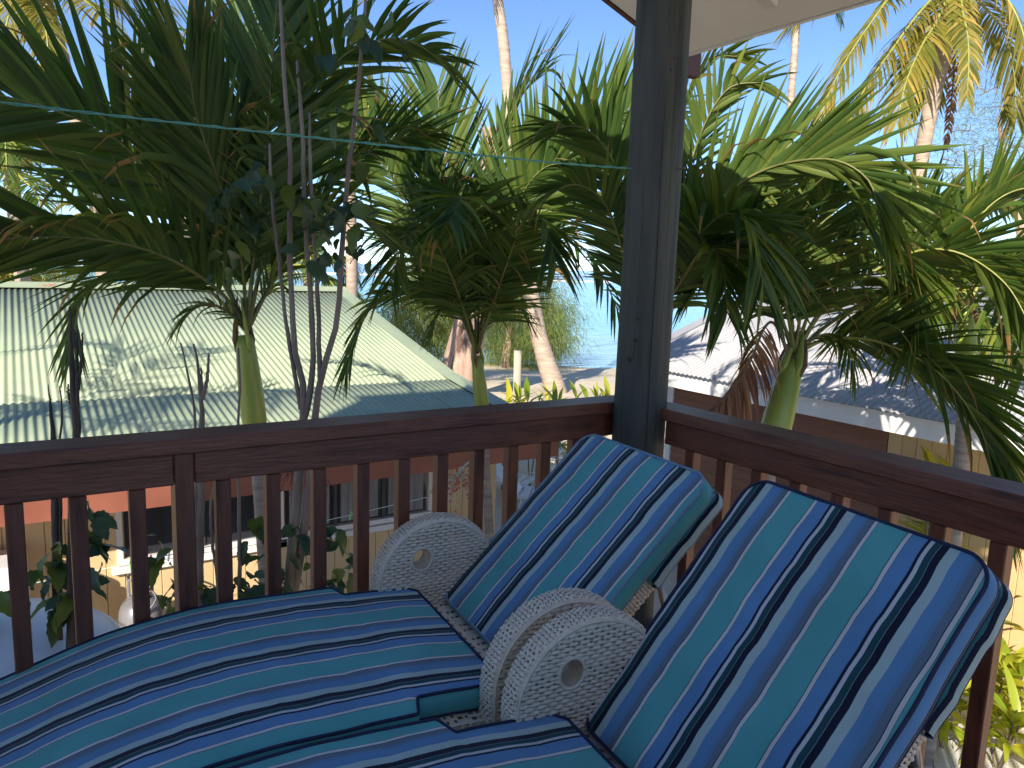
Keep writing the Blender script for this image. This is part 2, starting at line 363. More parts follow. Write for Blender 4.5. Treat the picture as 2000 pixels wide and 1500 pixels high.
def make_sea():
    m, nt, bs = new_mat("lagoon_water")
    tc = nt.nodes.new("ShaderNodeTexCoord"); dt = N(nt, "ShaderNodeVectorMath", operation='DOT_PRODUCT'); dt.inputs[1].default_value = (DIRV[0], DIRV[1], 0)
    nt.links.new(tc.outputs["Object"], dt.inputs[0])
    # sea bed seen through the water: sand shallows, coral patches, then the drop-off beyond the reef
    nz = N(nt, "ShaderNodeTexNoise", i_Scale=.03, i_Detail=5.0); nt.links.new(tc.outputs["Object"], nz.inputs["Vector"])
    ad = N(nt, "ShaderNodeMath", operation='MULTIPLY_ADD'); ad.inputs[1].default_value = 60.0; nt.links.new(nz.outputs["Fac"], ad.inputs[0]); nt.links.new(dt.outputs["Value"], ad.inputs[2])
    sc = N(nt, "ShaderNodeMath", operation='DIVIDE'); sc.inputs[1].default_value = 520.0; nt.links.new(ad.outputs[0], sc.inputs[0])
    col = ramp(nt, sc.outputs[0], [(.12, (.30, .46, .44)), (.20, (.11, .38, .44)), (.45, (.06, .30, .43)), (.66, (.05, .25, .40)), (.76, (.10, .30, .42)), (.82, (.02, .10, .30)), (1.0, (.012, .07, .24))])
    nt.links.new(col, bs.inputs["Base Color"]); bs.inputs["Roughness"].default_value = .14; bs.inputs["IOR"].default_value = 1.33
    mp = N(nt, "ShaderNodeMapping"); mp.inputs["Rotation"].default_value = (0, 0, YAW); mp.inputs["Scale"].default_value = (.35, 1.2, 1)
    nt.links.new(tc.outputs["Object"], mp.inputs[0])
    wv = N(nt, "ShaderNodeTexNoise", i_Scale=.9, i_Detail=5.0, i_Roughness=.6); nt.links.new(mp.outputs[0], wv.inputs["Vector"])
    bp = N(nt, "ShaderNodeBump", i_Strength=.8, i_Distance=.35); nt.links.new(wv.outputs["Fac"], bp.inputs["Height"]); nt.links.new(bp.outputs[0], bs.inputs["Normal"])
    V = []; ds = [34, 60, 120, 250, 400, 800, 2000, 6000, 16000]; Q = []
    for d in ds:
        for s in (-1, -.3, .3, 1):
            p = DIRV * d + SIDE * s * (300 + d * 1.6); V.append((p[0], p[1], SEA_Z))
    for i in range(len(ds) - 1):
        for j in range(3): Q.append((i * 4 + j, i * 4 + j + 1, (i + 1) * 4 + j + 1, (i + 1) * 4 + j))
    tag(np_mesh("sea", V, Q, m), kind="structure")
    # surf breaking along the reef: ridges of broken water
    r = np.random.default_rng(3); mb = MB()
    for k in range(190):
        s0 = -420 + k * 4.6 + r.uniform(-2, 2); d0 = 372 + 14 * sin(s0 * .02) + r.uniform(-16, 16); L = r.uniform(6, 26); h = r.uniform(.25, 1.5); wd = r.uniform(2, 9)
        vs = []; n = 7
        for i in range(n + 1):
            t = i / n; s = s0 + L * t; hh = h * sin(pi * t) ** .6 * r.uniform(.5, 1) + .02
            for dd, zz in ((-wd, -.05), (-wd * .3, hh * .8), (wd * .1, hh), (wd, -.05)):
                p = DIRV * (d0 + dd) + SIDE * s; vs.append((p[0], p[1], SEA_Z + zz))
        mb.add(vs, [(i * 4 + j, i * 4 + j + 1, i * 4 + j + 5, i * 4 + j + 4) for i in range(n) for j in range(3)])
    fm = surf("sea_foam", (.70, .76, .78), (.85, .88, .88), .4, .8, .3)
    o = mb.build("surf", fm, smooth=True); tag(o, "white surf breaking along the reef at the horizon", "surf", kind="stuff")

make_ground(); make_sea()

# ------------------------------------------------------------------ deck, railings, post, own roof
def make_deck():
    d = MB().box(-3.2, 2.06, -1.2, 2.30, -.20, -.034).build("deck", M['deck']); tag(d, kind="structure")
    base = MB().box(-3.2, 2.10, -.045, .045, -.03, 0, .004).mesh("plank"); base.materials.append(M['deck'])
    y = -1.13
    while y < 2.32:
        o = bpy.data.objects.new("plank", base); link(o, d); o.location = (0, y, 0); y += .097

AY, BX = 2.373, 2.137          # outer edges of the two rails
def make_railings():
    r = empty("deck_railing", (-.6, 2.30, 0)); tag(r, "dark red-brown timber railing running along the far edge of the deck, behind both loungers", "railing")
    L = lambda mb, n, m, sm=False: shift(mb, (-.6, 2.30, 0)).build(n, m, r, sm)
    L(MB().box(-3.4, 2.137, 2.236, 2.373, .955, 1.0, .005), "cap_rail", M['rail'])
    L(MB().box(-3.4, .339, 2.262, 2.306, .862, .953, .003), "top_rail", M['rail']); L(MB().box(.394, 1.95, 2.262, 2.306, .862, .953, .003), "top_rail", M['rail'])
    L(MB().box(-3.4, 1.95, 2.262, 2.306, .07, .15, .003), "bottom_rail", M['rail'])
    L(MB().box(.341, .392, 2.258, 2.345, 0, .953, .003), "mid_post", M['rail_z'])
    bal = shift(MB().box(0, .042, 2.266, 2.308, .15, .861, .003), (0, 2.30, 0)).mesh("baluster"); bal.materials.append(M['rail_z'])
    xs = [-.063 + .1435 * k for k in (-12, -11, -10, -9, -8, -7, -6, -5, -4, -3, -2, -1, 0, 1, 2)] + [.452 + .1445 * k for k in range(10)]
    for x in xs:
        o = bpy.data.objects.new("baluster", bal); link(o, r); o.location = (x + .6, 0, 0)
    r = empty("deck_railing", (2.07, 0, 0)); tag(r, "dark red-brown timber railing on the right side of the deck, beyond the lounger heads", "railing")
    L = lambda mb, n, m, sm=False: shift(mb, (2.07, 0, 0)).build(n, m, r, sm)
    L(MB().box(2.0, 2.137, -2.0, 2.234, .955, 1.0, .005), "cap_rail", M['rail_y'])
    L(MB().box(2.026, 2.07, -2.0, 2.06, .862, .953, .003), "top_rail", M['rail_y'])
    L(MB().box(2.026, 2.07, -2.0, 2.06, .07, .15, .003), "bottom_rail", M['rail_y'])
    bal = shift(MB().box(2.03, 2.072, 0, .042, .15, .861, .003), (2.07, 0, 0)).mesh("baluster"); bal.materials.append(M['rail_z'])
    for k in range(26):
        y = 1.912 - .1512 * k
        o = bpy.data.objects.new("baluster", bal); link(o, r); o.location = (0, y, 0)

def shift(mb, c):
    mb.v = [(p[0] - c[0], p[1] - c[1], p[2] - c[2]) for p in mb.v]; return mb

PX, PY, PR = 1.985, 2.160, .100
def make_post():
    root = empty("verandah_post", (PX, PY, 0)); tag(root, "thick round grey-green treated pine post standing at the corner of the deck", "post")
    mb = MB(); n = 56; zs = np.linspace(-2.45, 2.72, 60); vs = []
    for z in zs:
        for k in range(n):
            a = 2 * pi * k / n; r = PR + .0025 * sin(3 * a + z * .9) + .0012 * sin(11 * a + z * 2.3) - .002 * (z - 1)
            vs.append((r * cos(a) + .004 * sin(z), r * sin(a), z))
    mb.add(vs, [(i * n + k, i * n + (k + 1) % n, (i + 1) * n + (k + 1) % n, (i + 1) * n + k) for i in range(len(zs) - 1) for k in range(n)])
    mb.build("shaft", M['post'], root, True)
    toc = atan2(-PY, -PX)
    def drying_split(a0, z0, z1, w):
        m = MB(); pts = np.linspace(z0, z1, 26); vs = []
        for i, z in enumerate(pts):
            a = toc + a0 + .02 * sin(z * 2.1 + a0) + .008 * sin(z * 9); ww = w * sin(pi * (i + .3) / 26) ** .5
            rr = PR - .002 * (z - 1) + .0038
            for da in (-ww, ww): vs.append((rr * cos(a + da) + .004 * sin(z), rr * sin(a + da), z))
        m.add(vs, [(2 * i, 2 * i + 1, 2 * i + 3, 2 * i + 2) for i in range(25)]); m.build("drying_split", M['crack'], root)
    drying_split(.25, .55, 2.1, .012); drying_split(.62, 1.2, 2.7, .006); drying_split(-.35, .9, 1.9, .005); drying_split(-.75, .4, 1.5, .006)
    for a0, z, sz in ((-.35, 1.25, .006), (-.55, 1.18, .007), (-.3, 1.33, .004), (.35, 2.2, .006), (.45, 2.24, .004)):
        a = toc + a0; r = PR - .002 * (z - 1) + .003
        m = MB(); vs = [(0, 0, 0)] + [(0, sz * cos(t) * (1 + .2 * sin(3 * t)), sz * 1.3 * sin(t)) for t in np.linspace(0, 2 * pi, 12, endpoint=False)]
        vs = [((r + x) * cos(a) - y * sin(a) + .004 * sin(z), (r + x) * sin(a) + y * cos(a), z + zz) for x, y, zz in vs]
        m.add(vs, [(0, i, i % 12 + 1) for i in range(1, 13)]); m.build("knot", M['knot'], root)
    a = toc + .95; m = MB().tube([(PR * .9 * cos(a), PR * .9 * sin(a), 1.865), ((PR + .035) * cos(a), (PR + .035) * sin(a), 1.872)], .0022, 6); m.build("nail", M['metal_grey'], root)

SL = .357; EX, EZ, GY = 2.70, 2.52, 2.80   # eave line x, its height, gable edge y
RX = 1.40                                   # unseen upper edge of the verandah roof, cut short to let in sky light
def roof_z(x): return EZ + SL * (EX - x)
def make_house():
    root = empty("beach_house", (0, -5, 0)); tag(root, "white eave and sloping soffit of the house roof over the deck, top right", "house")
    B = lambda mb, n, m, sm=False: shift(mb, (0, -5, 0)).build(n, m, root, sm)
    SIX = [(0, 1, 3, 2), (4, 6, 7, 5), (0, 4, 5, 1), (2, 3, 7, 6), (0, 2, 6, 4), (1, 5, 7, 3)]
    x = EX
    for x1 in (2.02, RX):              # soffit lining boards that follow the roof slope
        xa, xb = x - .004, x1 + .004
        B(MB().add([(xx, yy, roof_z(xx) + dz) for yy in (GY, -1.2) for xx in (xa, xb) for dz in (0, .012)], SIX), "soffit_board", M['soffit']); x = x1
    m = MB(); vs = []; ys = np.arange(-1.3, GY + .10, .0127)      # corrugated roofing above
    for y in ys:
        for xx in (EX + .04, RX - .06): vs.append((xx, y, roof_z(xx) + .155 + .009 * sin(2 * pi * y / .0762)))
    m.add(vs, [(2 * i, 2 * i + 1, 2 * i + 3, 2 * i + 2) for i in range(len(ys) - 1)]); B(m, "roofing", M['roof_own'], True)
    B(MB().box(EX + .003, EX + .025, -1.2, GY + .02, EZ - .004, EZ + .15), "fascia", M['white'])
    B(MB().box(RX - .03, RX - .005, -1.2, GY + .02, roof_z(RX) - .10, roof_z(RX) + .15), "fascia", M['white'])
    B(MB().add([(xx, yy, roof_z(xx) + dz) for xx in (EX + .11, RX) for yy in (GY + .027, GY + .055) for dz in (.012, .19)], SIX), "barge_board", M['brown_paint'])
    B(MB().box(EX + .028, EX + .105, GY - .03, GY + .02, EZ - .085, EZ + .05), "gutter_end", M['brown_paint'])
    for y in (2.08, 1.18, .28, -.62):         # rafters under the lining
        B(MB().add([(xx, yy, roof_z(xx) + dz) for xx in (2.46, RX + .02) for yy in (y - .025, y + .025) for dz in (-.10, -.002)], SIX), "rafter", M['soffit'])
    B(MB().box(1.94, 2.03, -1.2, 2.26, 2.60, roof_z(2.03) - .104, .003), "beam", M['brown_paint'])
    # unseen house blocks behind the deck, added and sized to block the sun
    for x0, x1, yb, yf, zt in ((-1.897, 0.0, -2.05, -1.2, 3.55), (-5.8, -1.9, -3.4, -1.2, 5.4), (-5.8, -3.0, -1.197, 1.3, 5.9)):
        B(MB().box(x0, x1, yb, yf, GZ, zt), "wall", M['white'])
        a, b = x0 - .003 * (x0 > -2), x1
        B(MB().add([(a, yb, zt + .003), (b, yb, zt + .003), (b, yf + (.2 if yf > 0 else 0), zt + .003), (a, yf + (.2 if yf > 0 else 0), zt + .003), (a + .5, (yb + yf) / 2, zt + .5), (b - .5, (yb + yf) / 2, zt + .5)], [(0, 3, 2, 1), (0, 1, 5, 4), (2, 3, 4, 5), (1, 2, 5), (3, 0, 4)]), "sun_block_roof", M['roof_own'])

make_deck(); make_railings(); make_post(); make_house()

# ------------------------------------------------------------------ neighbouring buildings
def corr_sheet(length, waves=10, amp=.009, pitch=.0762, seg=8, nl=1):
    """corrugated sheet: ribs run along +u (0..length), waves across v; thin solid sheet"""
    vs = []; n = waves * seg + 5
    for dz in (0, -.0012):
        for i in range(nl + 1):
            for k in range(n): vs.append((length * i / nl, pitch * k / seg, amp * cos(2 * pi * k / seg) + dz))
    fs = []; off = (nl + 1) * n
    for i in range(nl):
        for k in range(n - 1):
            a = i * n + k; fs.append((a, a + 1, a + n + 1, a + n)); fs.append((off + a + n, off + a + n + 1, off + a + 1, off + a))
    for k in range(n - 1): fs.append((k + 1, k, off + k, off + k + 1)); fs.append((nl * n + k, nl * n + k + 1, off + nl * n + k + 1, off + nl * n + k))
    m = MB(); m.add(vs, fs); return m

def place_sheet(mesh, root, origin, U, V, lift, mat_world=None):
    U = Vector(U).normalized(); V = Vector(V).normalized(); W = U.cross(V)
    o = bpy.data.objects.new("roofing_sheet", mesh); link(o, root)
    o.matrix_local = Matrix(((U.x, V.x, W.x, origin[0] + W.x * lift), (U.y, V.y, W.y, origin[1] + W.y * lift), (U.z, V.z, W.z, origin[2] + W.z * lift), (0, 0, 0, 1)))
    for p in mesh.polygons: p.use_smooth = True
    return o

def make_green_house():
    R0 = (1.0, 9.0, GZ)
    root = empty("cottage", R0); tag(root, "cottage with pale green corrugated roof and cream board walls beyond the far railing", "cottage")
    def B(mb, n, m, par=root, sm=False): return shift(mb, R0).build(n, m, par, sm)
    XR, XL = 4.93, -7.2
    rY, rZ, lY, lZ, eY, eZ = 13.4, .985, 9.16, .012, 6.70, -.335
    roof = B(MB().add([(XL, rY, rZ - .05), (XR, rY, rZ - .05), (XR, lY, lZ - .05), (XL, lY, lZ - .05), (XR, eY + .05, eZ - .04), (XL, eY + .05, eZ - .04), (XL, 20.1, -.335), (XR, 20.1, -.335)],
                   [(0, 1, 2, 3), (3, 2, 4, 5), (6, 7, 1, 0)]), "roof", M['timber_grey'])
    lenU = sqrt((rY - lY) ** 2 + (rZ - lZ) ** 2); lenL = sqrt((lY - eY) ** 2 + (lZ - eZ) ** 2)
    mu = corr_sheet(lenU + .16).mesh("roofing_sheet"); ml = corr_sheet(lenL + .03).mesh("roofing_sheet"); mb_ = corr_sheet(6.9).mesh("roofing_sheet")
    for m in (mu, ml, mb_): m.materials.append(M['roof_green'])
    dU = np.array([0, lY - rY, lZ - rZ]); dU /= np.linalg.norm(dU); dL = np.array([0, eY - lY, eZ - lZ]); dL /= np.linalg.norm(dL)
    k = 0; x = XL
    while x < XR - .5:
        place_sheet(mu, roof, (x - R0[0], rY - R0[1], rZ - R0[2]), dU, (1, 0, 0), .018 + .0022 * (k % 2))
        place_sheet(ml, roof, (x - R0[0], lY - R0[1], lZ - R0[2]), dL, (1, 0, 0), .004 + .0022 * (k % 2))
        place_sheet(mb_, roof, (x + .762 - R0[0], rY - R0[1], rZ - R0[2]), (0, 6.7, -1.32), (-1, 0, 0), .014 + .0022 * (k % 2))
        x += .762; k += 1
    # ridge cap and gable flashing
    m = MB(); prof = [(-.20, -.048), (-.10, -.018), (-.03, .022), (0, .035), (.03, .022), (.10, -.018), (.20, -.048)]
    vs = [(xx, rY + a, rZ + .052 + b) for xx in (XL, XR + .06) for a, b in prof]; m.add(vs, [(i, i + 1, i + 8, i + 7) for i in range(6)]); B(m, "ridge_cap", M['roof_green'], roof, True)
    for (y0, z0, y1, z1) in ((rY - .02, rZ, lY, lZ), (lY, lZ, eY - .03, eZ)):
        m = MB(); vs = []
        for yy, zz in ((y0, z0), (y1, z1)): vs += [(XR - .17, yy, zz + .034), (XR - .02, yy, zz + .046), (XR + .055, yy, zz + .046), (XR + .058, yy, zz - .14)]
        m.add(vs, [(0, 1, 5, 4), (1, 2, 6, 5), (2, 3, 7, 6)]); B(m, "barge_flashing", M['roof_green'], roof)
    B(MB().box(XL, XR + .05, eY + .01, eY + .035, -.56, -.362), "fascia", M['fascia_red'])
    B(MB().box(XL, XR + .04, eY + .04, 7.36, -.555, -.54), "eave_lining", M['fascia_red'])
    # wall behind: boards, windows, sill
    wy = 7.36
    B(MB().box(XL + .5, 4.55, wy + .03, wy + .12, GZ, -.54), "wall", M['cream'])
    wins = [(.66, 2.02), (2.10, 3.70)]
    full = shift(MB().box(0, .146, wy, wy + .028, GZ + .02, -.556, .004), (0, R0[1], R0[2])).mesh("board"); low = shift(MB().box(0, .146, wy, wy + .028, GZ + .02, -1.26, .004), (0, R0[1], R0[2])).mesh("board")
    for mm in (full, low): mm.materials.append(M['cream'])
    x = XL + .5
    while x < 4.5:
        inw = any(a - .1 < x < b for a, b in wins)
        o = bpy.data.objects.new("board", low if inw else full); link(o, root); o.location = (x - R0[0], 0, 0); x += .1505
    for a, b in wins:
        w = B(MB().box(a - .05, b + .05, wy - .03, wy + .028, -1.255, -1.20, .004).box(a - .05, a, wy - .012, wy + .028, -1.198, -.60).box(b, b + .05, wy - .012, wy + .028, -1.198, -.60), "window", M['white'])
        B(MB().box(a - .10, b + .10, wy - .055, wy + .026, -1.325, -1.262, .005), "sill", M['white'], w)
        nn = 3 if b - a > 1.4 else 2
        for i in range(nn):
            xa, xb = a + (b - a) * i / nn + .02, a + (b - a) * (i + 1) / nn - .02
            B(MB().box(xa, xb, wy + .012, wy + .018, -1.19, -.60), "pane", M['glass'], w)
            if i + 1 < nn: B(MB().box(xb + .002, xb + .038, wy - .002, wy + .024, -1.19, -.60), "mullion", M['plastic_dark'], w)
            m = MB(); vs = []; n = 26
            for q in range(n + 1):
                xx = xa + (xb - xa) * (.08 + .84 * q / n); yy = wy + .0095 - .003 * abs(sin(q * 1.1 + i))
                vs += [(xx, yy, -1.17), (xx, yy, -.61)]
            m.add(vs, [(2 * q, 2 * q + 1, 2 * q + 3, 2 * q + 2) for q in range(n)])
            if (a > 2): B(m, "curtain", M['curtain'], w, True)

def make_grey_house():
    R0 = (9.5, 4.0, GZ)
    root = empty("cottage", R0); tag(root, "cottage with grey corrugated roof, white fascia and brown weatherboards beyond the right railing", "cottage")
    def B(mb, n, m, par=root, sm=False): return shift(mb, R0).build(n, m, par, sm)
    eX, eZ_, rX, s = 7.10, .245, 10.7, .365; rZ = eZ_ + s * (rX - eX); YF, YN = 8.12, -2.6
    roof = B(MB().add([(eX + .05, YN, eZ_ - .02), (eX + .05, YF, eZ_ - .02), (rX, YF, rZ - .04), (rX, YN, rZ - .04), (14.3, YN, eZ_ - .02), (14.3, YF, eZ_ - .02)], [(0, 1, 2, 3), (3, 2, 5, 4)]), "roof", M['timber_grey'])
    L = sqrt((rX - eX) ** 2 + (rZ - eZ_) ** 2)
    mu = corr_sheet(L + .05).mesh("roofing_sheet"); mu.materials.append(M['roof_grey'])
    d = np.array([eX - rX, 0, eZ_ - rZ]); k = 0; y = YF
    while y > YN:
        place_sheet(mu, roof, (rX - R0[0], y - R0[1] - .79, rZ - R0[2]), d, (0, -1, 0) if False else (0, 1, 0), -(.012 + .0022 * (k % 2)))
        place_sheet(mu, roof, (rX - R0[0], y - R0[1] - .79, rZ - R0[2]), (-d[0], 0, d[2]), (0, 1, 0), (.012 + .0022 * (k % 2)))
        y -= .762; k += 1
    m = MB(); prof = [(-.2, -.05), (-.1, -.015), (0, .03), (.1, -.015), (.2, -.05)]
    vs = [(rX + a, yy, rZ + .05 + b) for yy in (YN, YF + .04) for a, b in prof]; m.add(vs, [(i, i + 1, i + 6, i + 5) for i in range(4)]); B(m, "ridge_cap", M['roof_grey'], roof, True)
    m = MB(); vs = []
    for xx, zz in ((eX - .03, eZ_ - .01), (rX, rZ)): vs += [(xx, YF - .14, zz + .032), (xx, YF + .02, zz + .044), (xx, YF + .05, zz + .044), (xx, YF + .052, zz - .16)]
    m.add(vs, [(0, 1, 5, 4), (1, 2, 6, 5), (2, 3, 7, 6)]); B(m, "barge_flashing", M['roof_grey'], roof)
    B(MB().box(eX + .03, eX + .055, YN, YF + .03, .03, .222), "fascia", M['white'])
    B(MB().box(eX + .06, 7.60, YN, YF, .04, .055), "eave_lining", M['white'])
    wx = 7.62
    B(MB().box(wx + .03, 13.8, YN, 7.76, GZ, .04), "wall", M['tan'])
    g = wx
    bm = shift(MB().box(g, g + .028, 0, .148, GZ + .02, .036, .004), (R0[0], 0, R0[2])).mesh("board"); bm.materials.append(M['tan'])
    y = 4.46
    while y > YN:
        o = bpy.data.objects.new("board", bm); link(o, root); o.location = (0, y - .150 - R0[1], 0); y -= .1525
    wb = MB().add([(g - .004, 4.47, 0), (g + .018, 4.47, .118), (g + .028, 4.47, .118), (g + .028, 4.47, 0), (g - .004, 7.61, 0), (g + .018, 7.61, .118), (g + .028, 7.61, .118), (g + .028, 7.61, 0)],
                  [(0, 1, 5, 4), (3, 0, 4, 7), (1, 2, 6, 5), (0, 3, 2, 1), (4, 5, 6, 7)])
    wb = shift(wb, (R0[0], R0[1], 0)).mesh("weatherboard"); wb.materials.append(M['weatherboard'])
    z = .036 - .118
    while z > GZ:
        o = bpy.data.objects.new("weatherboard", wb); link(o, root); o.location = (0, 0, z - R0[2]); z -= .110
    B(MB().box(g - .012, g + .10, 7.62, 7.75, GZ, .036, .004), "corner_board", M['white'])

make_green_house(); make_grey_house()

# ------------------------------------------------------------------ sun loungers
def cushion(name, stations, T, fmap, parent, uoff, usign, gus_u, seed, end_u, piping, bulge=.009, M_=30, wr=.0032):
    """stations: (a, sL, sR, base) ; fmap(a, s, h) -> local xyz ; cloth uv runs across the stripes"""
    V = []; F = []; UV = []
    def quad(ids, uvs): F.append(ids); UV.append(uvs)
    A0, A1 = stations[0][0], stations[-1][0]; ns = len(stations)
    top = []; left = []; right = []
    for (a, sL, sR, base) in stations:
        e = abs((a - (A0 + A1) / 2) / ((A1 - A0) / 2)); fade = max(0.0, 1 - e ** 7)
        row = []
        for k in range(M_ + 1):
            t = k / M_; t2 = .5 - .5 * cos(pi * t); t2 = .6 * t + .4 * t2; s = sL + (sR - sL) * t2
            edge = max(0.0, 1 - abs(2 * t2 - 1) ** 5)
            h = T + bulge * edge * fade + wr * wob(a * 2.2, s * 2.6, seed) * edge + wr * .5 * wob(a * 9, s * 2.0, seed + 4) * edge * fade
            V.append(fmap(a, s, base + h)); row.append((len(V) - 1, s + .0035 * wob(a * 3, s * 1.5, seed + 9), a))
        top.append(row)
    for i in range(ns - 1):
        for k in range(M_):
            q = (top[i][k], top[i][k + 1], top[i + 1][k + 1], top[i + 1][k])
            quad(tuple(x[0] for x in q), [(uoff + usign * x[1], x[2]) for x in q])
    prof = [(0, T - .001), (-.006, T * .78), (-.008, T * .5), (-.006, T * .22), (0, 0)]
    for side in (0, 1):
        rows = []
        for (a, sL, sR, base) in stations:
            r = []
            for (o, h) in prof:
                s = sL + o if side == 0 else sR - o
                V.append(fmap(a, s, base + h)); r.append((len(V) - 1, gus_u + (T - h), a))
            rows.append(r)
        for i in range(ns - 1):
            for k in range(len(prof) - 1):
                q = (rows[i][k], rows[i + 1][k], rows[i + 1][k + 1], rows[i][k + 1])
                quad(tuple(x[0] for x in q), [(x[1], x[2]) for x in q])
    for (a, sL, sR, base), sg in ((stations[0], -1), (stations[-1], 1)):
        rows = []
        for k in range(M_ + 1):
            t = k / M_; t = .6 * t + .4 * (.5 - .5 * cos(pi * t)); s = sL + (sR - sL) * t; r = []
            for (o, h) in prof: V.append(fmap(a - sg * o, s, base + h)); r.append(len(V) - 1)
            rows.append(r)
        for k in range(M_):
            for j in range(len(prof) - 1): quad((rows[k][j], rows[k + 1][j], rows[k + 1][j + 1], rows[k][j + 1]), [(end_u, 0), (end_u, .01), (end_u + .004, .01), (end_u + .004, 0)])
    b = len(V); (a, sL, sR, base) = stations[0]
    for i in range(ns):
        a, sL, sR, base = stations[i]; V.append(fmap(a, sL, base)); V.append(fmap(a, sR, base))
    for i in range(ns - 1): quad((b + 2 * i, b + 2 * i + 2, b + 2 * i + 3, b + 2 * i + 1), [(gus_u, 0)] * 4)
    me = bpy.data.meshes.new(name); me.from_pydata([tuple(map(float, p)) for p in V], [], F); uvl = me.uv_layers.new(name="cloth")
    uvl.data.foreach_set("uv", np.array([c for q in UV for c in q], np.float32).ravel())
    import bmesh
    bm = bmesh.new(); bm.from_mesh(me); bmesh.ops.recalc_face_normals(bm, faces=bm.faces); bm.to_mesh(me); bm.free()
    me.materials.append(M['canvas']); me.polygons.foreach_set("use_smooth", [True] * len(me.polygons))
    o = link(bpy.data.objects.new(name, me), parent)
    for lev in ((T + .001, .004) if name != 'head_pocket' else (.004,)):
        path = [fmap(a, sL - .001, base + lev) for a, sL, sR, base in stations] + [fmap(stations[-1][0], stations[-1][1] + (stations[-1][2] - stations[-1][1]) * t, stations[-1][3] + lev) for t in np.linspace(.04, .96, 14)] + \
               [fmap(a, sR + .001, base + lev) for a, sL, sR, base in stations[::-1]] + [fmap(stations[0][0], stations[0][2] + (stations[0][1] - stations[0][2]) * t, stations[0][3] + lev) for t in np.linspace(.04, .96, 14)]
        path.append(path[0])
        MB().tube(path, .0042, 6, cap=False).build("piping", piping, o, True)
    return o

def weave(u, v, A=.0054, su=.032, sv=.0108):
    row = floor(v / sv); fv = v / sv - row
    return A * (max(0.0, sin(pi * fv)) ** .6) * (.15 + .85 * abs(sin(pi * (u / su + .5 * (row % 2)))) ** .8)
def gap(u, v, su=.032, sv=.0108):
    """open chink where a strand dives behind a stake"""
    row = floor(v / sv); fv = v / sv - row; a = abs(sin(pi * (u / su + .5 * (row % 2))))
    return a < .48 and (fv < .34 or fv > .82)

def woven_sheet(mb, nu, nv, lu, lv, fpos, keep=None, su=.032):
    """grid with real over-under relief; fpos(u, v, h) -> xyz"""
    ids = {}; vs = []; fs = []
    for i in range(nu + 1):
        for j in range(nv + 1):
            u, v = lu * i / nu, lv * j / nv; ids[i, j] = len(vs); vs.append(fpos(u, v, weave(u, v, su=su)))
    for i in range(nu):
        for j in range(nv):
            if (keep is None or keep(lu * (i + .5) / nu, lv * (j + .5) / nv)) and not gap(lu * (i + .5) / nu, lv * (j + .5) / nv, su): fs.append((ids[i, j], ids[i + 1, j], ids[i + 1, j + 1], ids[i, j + 1]))
    mb.add(vs, fs)

